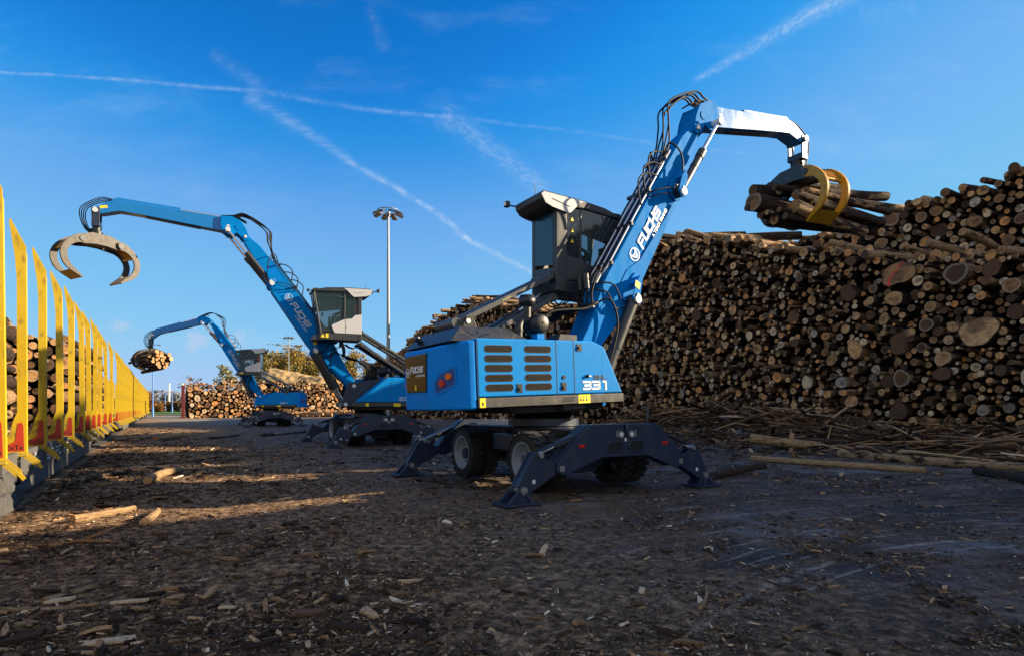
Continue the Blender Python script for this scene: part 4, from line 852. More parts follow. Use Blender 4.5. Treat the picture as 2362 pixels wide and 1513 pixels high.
def build_ground():
    def axis(lo, hi, d0, far, g):
        a = [0.0]; st = d0
        while a[-1] < hi: a.append(a[-1]+st)
        while a[-1] < far: st *= g; a.append(a[-1]+st)
        return a
    xp = axis(0, 9, .075, 3500, 1.06); xs = np.array([-v for v in reversed(xp[1:])]+xp)
    yp = axis(0, 13, .07, 3500, 1.045); ys = np.array([-300, -100, -30, -10, -4, -1, 1.5]+[3+v for v in yp])
    X, Y = np.meshgrid(xs, ys); Z = ground_h(X, Y); V = np.stack([X, Y, Z], -1).reshape(-1, 3); nx = len(xs); ny = len(ys)
    i = np.arange((nx-1)*(ny-1)); r = i//(nx-1); c = i % (nx-1); b = r*nx+c
    m = bpy.data.materials.new('yard_ground'); m.use_nodes = True; t = NT(m.node_tree)
    out = t.n('ShaderNodeOutputMaterial'); bs = t.n('ShaderNodeBsdfPrincipled'); t.nt.links.new(bs.outputs[0], out.inputs[0])
    g = t.n('ShaderNodeNewGeometry').outputs['Position']; sp = t.n('ShaderNodeSeparateXYZ'); t.put(sp, 0, g); x, y = sp.outputs[0], sp.outputs[1]
    big = t.noise(g, .16, 4, .6); mid = t.noise(g, .9, 5, .65); fin = t.noise(g, 9, 5, .7); vf = t.noise(g, 45, 3, .7)
    # signed distance from the line between littered (train side) and swept (right) ground
    side = t.m('ADD', t.m('ADD', t.m('MULTIPLY', x, .857), t.m('MULTIPLY', y, .515)), t.m('MULTIPLY', t.m('SUBTRACT', big, .5), 6))
    swept = t.sst(side, 1.0, 7.0)
    soil = t.ramp(fin, [(.32, (.026, .015, .009)), (.46, (.105, .062, .033)), (.56, (.25, .150, .076)), (.68, (.50, .32, .165))])
    swp = t.ramp(t.m('ADD', t.m('MULTIPLY', fin, .55), t.m('MULTIPLY', mid, .45)), [(.34, (.026, .018, .013)), (.47, (.070, .051, .040)), (.58, (.125, .096, .078)), (.72, (.21, .18, .16))])
    warm = t.mix(t.m('MULTIPLY', t.sst(big, .48, .62), .6), swp, (.135, .088, .050))
    c = t.mix(swept, soil, warm)
    # bare bluish asphalt showing through
    asph = t.m('MULTIPLY', t.sst(t.m('ADD', t.m('MULTIPLY', mid, .6), t.m('MULTIPLY', big, .5)), .56, .66), t.sst(side, 3.0, 9.0))
    c = t.mix(t.m('MULTIPLY', asph, .75), c, t.mix(vf, (.095, .10, .112), (.20, .21, .23)))
    # damp dark streaks that run along the driving direction
    ro = t.n('ShaderNodeVectorRotate', rotation_type='Z_AXIS'); t.put(ro, 'Vector', g); ro.inputs['Angle'].default_value = R(-22)
    stk = t.noise(t.mapv(ro.outputs[0], (.22, 2.6, 1)), 1.0, 4, .6)
    c = t.mix(t.m('MULTIPLY', t.m('MULTIPLY', t.sst(stk, .50, .66), swept), .75), c, (.020, .015, .013))
    wet = t.m('MULTIPLY', t.sst(t.noise(g, .55, 5, .7, dist=.6), .53, .62), swept); c = t.mix(t.m('MULTIPLY', wet, .7), c, (.014, .011, .010))
    # pale scrape arcs on the swept part
    for (cx, cy, rad, w) in ((6.98, -.5, 7.7, .022), (6.98, -.5, 7.92, .016), (6.98, -.5, 7.25, .030), (7.1, -.6, 8.35, .018), (7.1, -.6, 8.9, .022), (6.8, -.4, 6.8, .018), (7.3, -.9, 9.9, .020), (6.98, -.5, 7.48, .012), (7.5, -1.0, 10.9, .025)):
        dx = t.m('SUBTRACT', x, cx); dy = t.m('SUBTRACT', y, cy); q = t.m('SQRT', t.m('ADD', t.m('MULTIPLY', dx, dx), t.m('MULTIPLY', dy, dy)))
        k = t.m('SUBTRACT', 1, t.sst(t.m('ABSOLUTE', t.m('SUBTRACT', q, t.m('ADD', rad, t.m('MULTIPLY', mid, .06)))), w*.5, w*1.5))
        k = t.m('MULTIPLY', k, t.m('MULTIPLY', t.sst(t.noise(g, .9, 3, .6), .38, .56), swept))
        c = t.mix(t.m('MULTIPLY', k, t.m('MULTIPLY', t.sst(fin, .38, .55), .8)), c, (.30, .26, .22))
    # crumbs
    vo = t.n('ShaderNodeTexVoronoi', feature='F1'); t.put(vo, 'Vector', g); vo.inputs['Scale'].default_value = 32; vo.inputs['Randomness'].default_value = 1
    vc = t.n('ShaderNodeSeparateColor'); t.put(vc, 0, vo.outputs['Color'])
    k = t.m('MULTIPLY', t.m('SUBTRACT', 1, t.sst(vo.outputs['Distance'], .16, .3)), t.sst(vc.outputs[0], .72, .80))
    c = t.mix(k, c, t.ramp(vc.outputs[1], [(0, (.18, .11, .06)), (.6, (.38, .26, .15)), (.9, (.58, .45, .3)), (1, (.7, .66, .6))]))
    # road surface and grass far off
    far = t.sst(y, 45, 70)
    c = t.mix(t.m('MULTIPLY', far, t.sst(t.noise(g, .12, 4, .6), .42, .55)), c, (.20, .185, .165))
    far2 = t.sst(y, 128, 132); c = t.mix(far2, c, t.mix(t.noise(g, .3, 4, .6), (.05, .13, .02), (.09, .20, .03)))
    t.put(bs, 'Base Color', c); bs.inputs['Specular IOR Level'].default_value = .25
    t.put(bs, 'Roughness', t.m('SUBTRACT', .95, t.m('ADD', t.m('MULTIPLY', asph, .3), t.m('MULTIPLY', wet, .35))))
    bp = t.n('ShaderNodeBump'); bp.inputs['Strength'].default_value = .9; bp.inputs['Distance'].default_value = .035
    t.put(bp, 'Height', t.m('ADD', t.m('MULTIPLY', fin, t.m('SUBTRACT', 1.0, t.m('MULTIPLY', swept, .65))), t.m('ADD', t.m('MULTIPLY', vf, .35), t.m('MULTIPLY', k, .5)))); t.nt.links.new(bp.outputs[0], bs.inputs['Normal'])
    me = np_mesh('ground', V, [np.stack([b, b+1, b+nx+1, b+nx], -1)], [m]); tag(link('ground', me), kind='structure')
build_ground()

# loose bark, chips and splinters
def litter(name, label, X, Y, Lm, col, seed=3, lift=.0, wid=.32, align=None, tl=.16):
    rng = np.random.default_rng(seed); n = len(X); Z = ground_h(X, Y)+lift+.004+rng.random(n)*.02
    yaw = rng.random(n)*2*np.pi if align is None else align+rng.normal(0, .5, n)
    w = np.minimum(Lm*np.maximum(.12+wid*rng.random(n), .035), .16); tilt = rng.normal(0, tl, n); roll = rng.normal(0, .3, n); th = np.minimum(.02, Lm*.10)
    ux = np.stack([np.cos(yaw)*np.cos(tilt), np.sin(yaw)*np.cos(tilt), np.sin(tilt)], -1); vx = np.stack([-np.sin(yaw)*np.cos(roll), np.cos(yaw)*np.cos(roll), np.sin(roll)], -1); wx = np.cross(ux, vx)
    O = np.stack([X, Y, Z], -1)
    # 8-vertex slab with jagged ends
    k = [(-.5, -.5, 0), (-.1, -.5, .25), (.42, -.42, 0), (.5, .1, 0), (.2, .5, 0), (-.15, .42, .25), (-.46, .4, 0), (-.42, 0, .1)]
    T = []
    for (a, b, c) in k:
        ja = a+rng.normal(0, .09, n); jb = b+rng.normal(0, .12, n)
        T.append(O+ux*(ja*Lm)[:, None]+vx*(jb*w)[:, None]+wx*((c*w*.5*rng.normal(.6, .5, n))+th)[:, None])
    top = np.stack(T, 1); bot = top*1.0; bot = top-wx[:, None, :]*(th*1.3)[:, None, None]
    V = np.concatenate([top, bot], 1).reshape(-1, 3); i = (np.arange(n)*16)[:, None]
    f = i+np.arange(8)[None]; q = [np.concatenate([i+j, i+8+j, i+8+(j+1) % 8, i+(j+1) % 8], 1) for j in range(8)]
    me = np_mesh(name, V, [f]+q, [MAT['litter']], smooth=False)
    at = me.attributes.new('rn', 'FLOAT_COLOR', 'POINT'); cc = np.ones((n, 16, 4), np.float32); cc[:, :, 0] = col[:, None]; cc[:, :, 1] = rng.random(n)[:, None]; at.data.foreach_set('color', cc.ravel())
    return tag(link(name, me), label, 'litter', kind='stuff')
def shards(name, label, X, Y, Lm, W_, col, seed):
    """thin single-sheet flakes for the small stuff"""
    rng = np.random.default_rng(seed); n = len(X); Z = ground_h(X, Y)+.003+rng.random(n)*.012; yaw = rng.random(n)*2*np.pi; tilt = rng.normal(0, .22, n); roll = rng.normal(0, .45, n)
    ux = np.stack([np.cos(yaw)*np.cos(tilt), np.sin(yaw)*np.cos(tilt), np.sin(tilt)], -1); vx = np.stack([-np.sin(yaw)*np.cos(roll), np.cos(yaw)*np.cos(roll), np.sin(roll)], -1); wx = np.cross(ux, vx); O = np.stack([X, Y, Z], -1); T = []
    for (a, b, c) in ((-.5, -.3, 0), (.1, -.5, .6), (.5, -.1, 0), (.35, .45, .2), (-.2, .5, .7)):
        T.append(O+ux*((a+rng.normal(0, .1, n))*Lm)[:, None]+vx*((b+rng.normal(0, .1, n))*W_)[:, None]+wx*(c*W_*.5*rng.normal(.3, .6, n))[:, None])
    V = np.stack(T, 1).reshape(-1, 3); me = np_mesh(name, V, [np.arange(5*n).reshape(n, 5)], [MAT['litter']], smooth=False)
    cc = np.ones((n, 5, 4), np.float32); cc[:, :, 0] = col[:, None]; cc[:, :, 1] = rng.random(n)[:, None]; me.attributes.new('rn', 'FLOAT_COLOR', 'POINT').data.foreach_set('color', cc.ravel())
    return tag(link(name, me), label, 'litter', kind='stuff')
def density(X, Y):
    side = X*.857+Y*.515; cl = vnoise(X*.8, Y*.8, 9)*.5+vnoise(X*2.6, Y*2.6, 10)*.5
    p = np.clip((5.2-side)/6.0, 0, 1)*(.25+1.1*np.clip((cl-.28)*2.0, 0, 1)); p = np.maximum(p, np.clip((cl-.56)*4.0, 0, .8)*.75); p = np.maximum(p, .07)
    dx, dy = X-PILE0.x, Y-PILE0.y; d = -(dx*B_DIR.x+dy*B_DIR.y); p = np.where((d < 7), np.maximum(p, .75*np.clip((8-d)/5, 0, 1)), p); p = np.where(d < -.5, 0, p)
    td = (X-TRAIN0.x)*B_DIR.x+(Y-TRAIN0.y)*B_DIR.y; return np.where(td < .1, 0, p), side
def scatter():
    rng = np.random.default_rng(21); n = 430000
    Y = np.exp(rng.uniform(math.log(3.2), math.log(40), n)); X = Y*rng.uniform(-.95, .95, n); p, side = density(X, Y); ok = rng.random(n) < p; X, Y, side = X[ok], Y[ok], side[ok]; n = len(X)
    Lm = np.clip(np.exp(rng.normal(math.log(.030), .5, n)), .010, .13)*np.clip(Y/7, .9, 2.4); W_ = Lm*rng.uniform(.07, .38, n)
    c = rng.beta(1.25, 2.2, n); c = np.where(rng.random(n) < .055, rng.uniform(.86, 1, n), c)
    shards('wood_crumbs', 'fine crumbs of bark and sawn wood scattered over the whole yard', X, Y, Lm, W_, c, 5)
    n = 17000; Y = np.exp(rng.uniform(math.log(3.2), math.log(45), n)); X = Y*rng.uniform(-.95, .95, n); p, side = density(X, Y); ok = rng.random(n) < p*.8; X, Y, side = X[ok], Y[ok], side[ok]; n = len(X)
    Lm = np.clip(np.exp(rng.normal(math.log(.075), .55, n)), .035, .42)*np.clip(Y/9, .85, 2.0)*np.where(side < 2, 1.1, .8)
    c = np.clip(rng.beta(1.3, 2.0, n), 0, 1); c = np.where(rng.random(n) < .06, rng.uniform(.85, 1, n), c)
    litter('bark_litter', 'loose brown bark flakes, wood chips and splinters strewn over the yard', X, Y, Lm, c, 3, 0, .22)
    # small heap of coarser debris at the foot of the stack
    m = 9000; s = rng.normal(9.0, 4.6, m); d = np.abs(rng.normal(3.4, 2.0, m)); X = PILE0.x+A_DIR.x*s-B_DIR.x*d; Y = PILE0.y+A_DIR.y*s-B_DIR.y*d
    m2 = 4500; s2 = rng.uniform(-6, 5, m2); d2 = np.abs(rng.normal(1.0, 1.5, m2)); X = np.concatenate([X, PILE0.x+A_DIR.x*s2-B_DIR.x*d2]); Y = np.concatenate([Y, PILE0.y+A_DIR.y*s2-B_DIR.y*d2]); m += m2
    Lm = np.clip(np.exp(rng.normal(math.log(.16), .6, m)), .06, .9); c = np.clip(rng.beta(1.1, 2.2, m), 0, 1)
    litter('bark_debris', 'tangled heap of bark, broken branches and splinters at the foot of the big log stack', X, Y, Lm, c, 8, .03, .14)
    m = 1500; s = rng.uniform(-9, 16, m); d = np.abs(rng.normal(2.2, 1.7, m)); X = PILE0.x+A_DIR.x*s-B_DIR.x*d; Y = PILE0.y+A_DIR.y*s-B_DIR.y*d
    litter('broken_branches', 'thin broken branches and poles strewn along the foot of the big log stack', X, Y, rng.uniform(.4, 2.6, m), rng.beta(1.6, 1.6, m), 12, .04+rng.random(m)**2*.45, -.085, tl=.26)
scatter()

# ------------------------------------------------------------------ logs
def log_arrays(P, A, L, Rr, seeds, S=12):
    P = np.asarray(P, float); A = np.asarray(A, float); A = A/np.linalg.norm(A, axis=1)[:, None]; L = np.asarray(L, float); Rr = np.asarray(Rr, float); n = len(P)
    up = np.tile([0, 0, 1.0], (n, 1)); X = np.cross(up, A); X /= np.linalg.norm(X, axis=1)[:, None]; Yv = np.cross(A, X)
    rnd = np.stack([np.random.default_rng(int(s)).random(24) for s in seeds])
    th = np.arange(S)*2*np.pi/S
    big = np.clip((Rr-.12)*6, .35, 1.6)[:, None]
    out = 1+big*(.04+.10*rnd[:, 20:21])*np.cos(2*th[None]+rnd[:, 0:1]*6.28)+big*(.05*np.cos(3*th[None]+rnd[:, 1:2]*6.28)+.03*np.cos(5*th[None]+rnd[:, 2:3]*6.28))+.02*(np.stack([np.random.default_rng(int(s)+9).random(S) for s in seeds])-.5)
    ts = [0, .08, .4, .7, 1.0]; rings = []; lcs = []
    tap = .06+.16*rnd[:, 3]; bend = (rnd[:, 4]-.5)*.10*np.sqrt(L); bd = rnd[:, 5]*6.28
    bv = X*np.cos(bd)[:, None]+Yv*np.sin(bd)[:, None]
    for k, t in enumerate(ts):
        r = Rr*(1-tap*t)*(1+.05*(rnd[:, 6+k]-.5)); c = P+A*(L*t)[:, None]+bv*(bend*math.sin(math.pi*t))[:, None]
        rr = (r[:, None]*out)[..., None]; rings.append(c[:, None]+X[:, None]*np.cos(th)[None, :, None]*rr+Yv[:, None]*np.sin(th)[None, :, None]*rr)
        lcs.append(np.stack([np.cos(th)[None]*Rr[:, None]*6+0*out, np.sin(th)[None]*Rr[:, None]*6+0*out, (L*t)[:, None]*2+0*out], -1))
    def cap(c, r, sgn, jit):
        slope = X*(rnd[:, 12:13]-.5)*.35+Yv*(rnd[:, 13:14]-.5)*.35
        o = []; l = []
        for q in (1.0, .55):
            rr = r[:, None]*out*q; du = np.cos(th)[None]*rr; dv = np.sin(th)[None]*rr
            sh = (du[..., None]*X[:, None]+dv[..., None]*Yv[:, None]); dep = (du*(rnd[:, 12:13]-.5)+dv*(rnd[:, 13:14]-.5))*.30+(0 if q == 1 else 1)*sgn*(-.012)*0
            o.append(c[:, None]+sh+A[:, None]*(dep*sgn*0+dep*(1 if q < 1 else 1)*.0)[..., None]); l.append(np.stack([np.cos(th)[None]*q+0*rr, np.sin(th)[None]*q+0*rr, 0*rr+jit], -1))
        o.append(c[:, None]); l.append(np.tile(np.array([0, 0, jit])[None, None], (n, 1, 1))); return o, l
    c0 = P; c1 = P+A*L[:, None]
    o0, l0 = cap(c0-A*.001, Rr*(1+.05*(rnd[:, 6]-.5)), -1, 0); o1, l1 = cap(c1+A*.001, Rr*(1-tap)*(1+.05*(rnd[:, 10]-.5)), 1, 3)
    V = np.concatenate(rings+o0+o1, 1); LC = np.concatenate(lcs+l0+l1, 1); m = V.shape[1]
    base = (np.arange(n)*m)[:, None]; F4 = []; F3 = []; i = np.arange(S); j = (i+1) % S
    for k in range(len(ts)-1): F4.append(np.stack([k*S+i, k*S+j, (k+1)*S+j, (k+1)*S+i], -1))
    b0 = len(ts)*S; b1 = b0+2*S+1
    C4 = [np.stack([b0+j, b0+i, b0+S+i, b0+S+j], -1), np.stack([b1+i, b1+j, b1+S+j, b1+S+i], -1)]
    C3 = [np.stack([b0+S+j, b0+S+i, 0*i+b0+2*S], -1), np.stack([b1+S+i, b1+S+j, 0*i+b1+2*S], -1)]
    f4 = np.concatenate(F4); c4 = np.concatenate(C4); c3 = np.concatenate(C3)
    ex = lambda f: (base[:, :, None]+f[None]).reshape(-1, f.shape[1])
    Fs = [ex(f4), ex(c4), ex(c3)]; mi = np.concatenate([np.zeros(len(Fs[0])), np.ones(len(Fs[1])), np.ones(len(Fs[2]))])
    sm = np.concatenate([np.ones(len(Fs[0]), bool), np.zeros(len(Fs[1])+len(Fs[2]), bool)])
    return V.reshape(-1, 3), LC.reshape(-1, 3), Fs, mi, sm, m, n
def log_mesh(name, lst, S=12):
    V, LC, Fs, mi, sm, m, n = log_arrays([l['P'] for l in lst], [l['A'] for l in lst], [l['L'] for l in lst], [l['R'] for l in lst], [l['seed'] for l in lst], S)
    me = np_mesh(name, V, Fs, [MAT['bark'], MAT['end']], mi, sm)
    me.attributes.new('lc', 'FLOAT_VECTOR', 'POINT').data.foreach_set('vector', LC.astype(np.float32).ravel())
    col = np.array([[l['c'][0], l['c'][1], l['c'][2], l['c'][3]] for l in lst], np.float32); me.attributes.new('rn', 'FLOAT_COLOR', 'POINT').data.foreach_set('color', np.repeat(col, m, 0).ravel())
    return me
def mk(P, A, L, r, rng, where, tone=None, red=0, peel=None):
    return dict(P=tuple(P), A=tuple(A), L=L, R=r, seed=rng.randrange(1 << 30), c=(rng.random() if tone is None else tone, rng.random() if peel is None else peel, rng.random(), red), where=where)
def single(name, l, label, group='', S=20):
    """one log as its own object with its origin at its near end"""
    P = Vector(l['P']); q = dict(l); q['P'] = (0, 0, 0); o = link(name, log_mesh(name, [q], S)); o.location = P
    return tag(o, label, 'log', group or None)

def pack(inside, s0, s1, z1, sizes, rng, gap=0.0):
    """throw circles into a region, large ones first"""
    cell = .5; grid = {}; outl = []
    for (rmin, rmax, tries) in sizes:
        for _ in range(tries):
            s = rng.uniform(s0, s1); z = rng.uniform(.05, z1); r = rng.uniform(rmin, rmax)
            if not inside(s, z+r*.5): continue
            ci, cj = int(s//cell), int(z//cell); ok = True
            for i in range(ci-2, ci+3):
                for j in range(cj-2, cj+3):
                    for (a, b, q) in grid.get((i, j), ()):
                        if (a-s)**2+(b-z)**2 < (r+q+gap)**2*.96: ok = False; break
                    if not ok: break
                if not ok: break
            if ok: grid.setdefault((ci, cj), []).append((s, z, r)); outl.append((s, z, r))
    return outl
def interp(tab, s): return float(np.interp(s, [a for a, _ in tab], [b for _, b in tab]))
H1 = [(-40, 6.6), (-6, 6.2), (0, 6.3), (3.7, 7.2), (6.7, 8.2), (11, 9.5), (15, 11), (18, 11.2), (22, 9.5), (25, 8.6), (30, 9), (34, 10.2), (40, 11.5), (43, 11), (48, 10.4), (52, 9.6), (55, 9.0), (56, 8.1), (57.5, 7.9), (60, 7.5), (69, 7.5), (71, 5)]
H2 = [(-42, 16), (-24, 15.5), (-14, 14), (-11, 12.9), (-9.9, 12.0), (-9.2, 11.2), (-8.2, 10.5), (-7.2, 9.6), (-6, 8.7), (-4, 9.0), (-2, 9.6), (0, 10.4), (1.3, 10.7), (3.6, 10.4), (5.6, 10.5), (7.9, 10.2), (10.5, 10.2), (13, 9.8)]
ALL = []
def build_stack():
    rng = random.Random(42); jit = np.random.default_rng(4)
    def at(s, z, d): p = PILE0+A_DIR*s+B_DIR*d; return (p.x, p.y, z)
    def ax(yj=.05, zj=.04): v = (B_DIR+A_DIR*rng.gauss(0, yj)); return (v.x, v.y, rng.gauss(0, zj))
    # a few ends placed where the photo shows very large ones
    def ray(px, py, off=0):
        u = (px-1181)/1350; q = PILE0+B_DIR*off; s = (q.x-u*q.y)/(u*A_DIR.y-A_DIR.x); y = q.y+s*A_DIR.y; return s, 1.5-(py-939)*y/1350
    giants = [(2079, 633, .50, .42, 1, 'giant brown log end with a curved red spray line, upper right of the stack'), (2263, 765, .54, .60, 0, 'huge pale oval log end with ragged rim, middle right of the stack'),
              (2212, 632, .38, .06, 0, 'broad dark grey half-hidden log end just right of the red marked one'), (1963, 678, .34, .12, 0, 'large dark log end with star-shaped cracks, left of the red marked one'),
              (2080, 792, .36, .18, 0, 'large brownish log end with whitish flecks on its rim, left of the huge pale oval'), (1980, 805, .33, .66, 0, 'large orange-brown log end with a dark hollow, mid stack'),
              (2182, 826, .27, .45, 0, 'round tan log end below and left of the huge pale oval'), (2180, 862, .28, .15, 0, 'round dark brown log end touching the tan round one above it'),
              (2140, 1012, .36, .10, 0, 'large dark brown log end lying at the very foot of the stack'), (2222, 1024, .24, .62, 0, 'pale wide log end at the foot of the stack beside the dark brown one'),
              (2070, 690, .30, .5, 0, 'tan split log end beneath the red marked giant'), (1800, 870, .24, .72, 0, 'pear-shaped pale log end in the middle of the stack'), (1926, 830, .24, .4, 0, 'ochre log end with a thin dark crack in mid stack'),
              (1972, 925, .26, .66, 0, 'bright orange log end low in the stack'), (2080, 948, .32, .12, 0, 'tall dark oval log end low in the stack'), (2340, 660, .26, .4, 0, 'round brown log end at the right edge under the top layer'), (2295, 620, .28, .2, 0, 'big rounded brown log end near the top of the right edge'),
              (2144, 750, .25, .15, 0, 'hollow dark brown log end with a pale rim in mid right stack'), (2350, 720, .24, .1, 0, 'dark cracked log end at the right edge of the stack')]
    fixed = []
    for (px, py, r, tone, red, lab) in giants:
        s, z = ray(px, py); fixed.append((s, max(z, r*.8), r, tone, red, lab))
    def ins1(s, z): return z < interp(H1, s)-.06+.12*math.sin(s*5.1) and not any((s-a)**2+(z-b)**2 < (r+.06)**2 for a, b, r, *_ in fixed)
    near = pack(ins1, -7.5, 20, 11.6, [(.20, .32, 90), (.15, .20, 600), (.105, .15, 5200), (.075, .105, 22000), (.05, .075, 26000)], rng, .020)
    far = pack(ins1, 20, 70, 11.8, [(.22, .32, 200), (.14, .20, 4000), (.09, .14, 14000)], rng, .03)
    for (s, z, r) in near+far:
        d = rng.gauss(0.05, .24)+(rng.random() < .15)*rng.uniform(-.5, .6)
        t_ = rng.random(); L = rng.uniform(2.9, 4.1)
        ALL.append(mk(at(s, z, d), ax(.04+.12*(t_ < .2), .03), L, r, rng, 'stack'))
    for (s, z, r, tone, red, lab) in fixed:
        l = mk(at(s, z, -.25), ax(.02, .01), 3.6, r, rng, 'stack', tone, red); l['label'] = lab; ALL.append(l)
    # second, taller row set back behind the first
    def ins2(s, z): return z < interp(H2, s)-.05 and z > interp(H1, s)-1.2
    for (s, z, r) in pack(ins2, -12, 13, 12, [(.24, .38, 120), (.16, .24, 1600), (.11, .16, 9000), (.08, .11, 12000)], rng):
        ALL.append(mk(at(s, z, 4.4+rng.gauss(0, .18)), ax(.04, .02), rng.uniform(3, 4), r, rng, 'back row'))
    for (s, z, r) in pack(lambda s, z: z < interp(H2, s) and z > 3, -42, -12, 15, [(.3, .42, 500), (.2, .28, 3500), (.13, .18, 5000)], rng):
        ALL.append(mk(at(s, z, 4.4+rng.gauss(0, .2)), ax(.03, .02), 3.6, r, rng, 'out'))
    # logs lying loosely on the top surface
    for k in range(430):
        s = rng.uniform(-7, 70); r = rng.uniform(.09, .2)
        z = interp(H1, s)+rng.uniform(-.12, .22); dz = -.02
        d = rng.uniform(-.5, 1.2) if s < 13 else rng.uniform(-.6, 5)
        ALL.append(mk(at(s, z, d), ax(.35, .03), rng.uniform(2.5, 4.6), r, rng, 'top', peel=rng.uniform(.45, 1)))
    for k in range(110):
        s = rng.uniform(-10, 13.5); r = rng.uniform(.09, .2); ALL.append(mk(at(s, interp(H2, s)+rng.uniform(-.1, .1), 4.2+rng.uniform(-.4, 1.5)), ax(.12, .03), rng.uniform(2.5, 4), r, rng, 'top', peel=rng.uniform(.4, 1)))
    # long slanting logs over the step between the rows
    for (xa, ya, xb, yb, r, o1, o2) in ((1912, 560, 2060, 592, .15, .2, 2.2), (1925, 575, 2045, 608, .13, -.1, 1.6), (2220, 535, 2300, 575, .15, .5, 2.5), (2080, 568, 2160, 590, .12, 0, 1.5), (2310, 577, 2400, 588, .16, -.1, 1.2), (1815, 575, 1880, 580, .17, -.2, 1), (1650, 552, 1730, 562, .15, 0, 1.2), (1700, 545, 1800, 566, .14, .6, 2.2), (1585, 533, 1680, 556, .13, .2, 2.2), (1560, 540, 1640, 548, .15, .8, 2.4), (1740, 572, 1840, 580, .12, -.2, .8), (2140, 560, 2230, 588, .15, .3, 1.7)):
        s, z = ray(xa, ya, o1); s2, z2 = ray(xb, yb, o2); p = Vector(at(s, z, o1)); q = Vector(at(s2, z2, o2)); d = q-p
        ALL.append(mk(p, d.normalized(), max(d.length, 2.2), r, rng, 'top', tone=.45, peel=.85))
    # broken ends that stick out at the far, stepped end of the stack
    for k in range(190):
        s = rng.uniform(50, 58.5) if k % 3 else rng.uniform(69, 71); z = rng.uniform(1.0, 1.0)*rng.uniform(.3, 1)*interp(H1, s)
        if k % 3: z = interp(H1, s)-rng.random()**1.6*2.5
        v = A_DIR*rng.uniform(.25, .9)*1.0-B_DIR*1.0; v.normalize(); p = Vector(at(s+rng.uniform(-.2, .5), z, -.3))
        ALL.append(mk(p, (-v.x, -v.y, rng.gauss(0, .04)), rng.uniform(2, 3), rng.uniform(.09, .17), rng, 'top', peel=.8))
build_stack()

# timber loaded on the train (ends face the camera)
WAG = [(-4.2, 22.6), (24.3, 46.5), (48.2, 70.4), (72.1, 94.3), (96, 118.5)]
LOADS = [(9.4, 13.7, 2.8), (14.2, 18.5, 2.6), (19.0, 22.3, 2.5)]
def build_train_loads():
    rng = random.Random(77)
    for (s0, s1, h) in LOADS+[(-3.8, 2.5, 2.2)]:
        vis = s0 in (2.3, 7.2, -3.8)
        for (y, z, r) in pack(lambda a, b: b < h+.22*math.sin(a*2.2+s0) and .3 < a < 2.55, .3, 2.55, h+.3, [(.13, .18, 160), (.09, .13, 3500), (.06, .09, 5500)], rng, .008):
            p = TRAIN0+A_DIR*(s0+rng.gauss(0, .09))-B_DIR*y
            ALL.append(mk((p.x, p.y, .84+z), (A_DIR.x, A_DIR.y, rng.gauss(0, .004)), s1-s0+rng.uniform(-.15, .1), r, rng, 'train', tone=rng.uniform(.2, .8)))
build_train_loads()

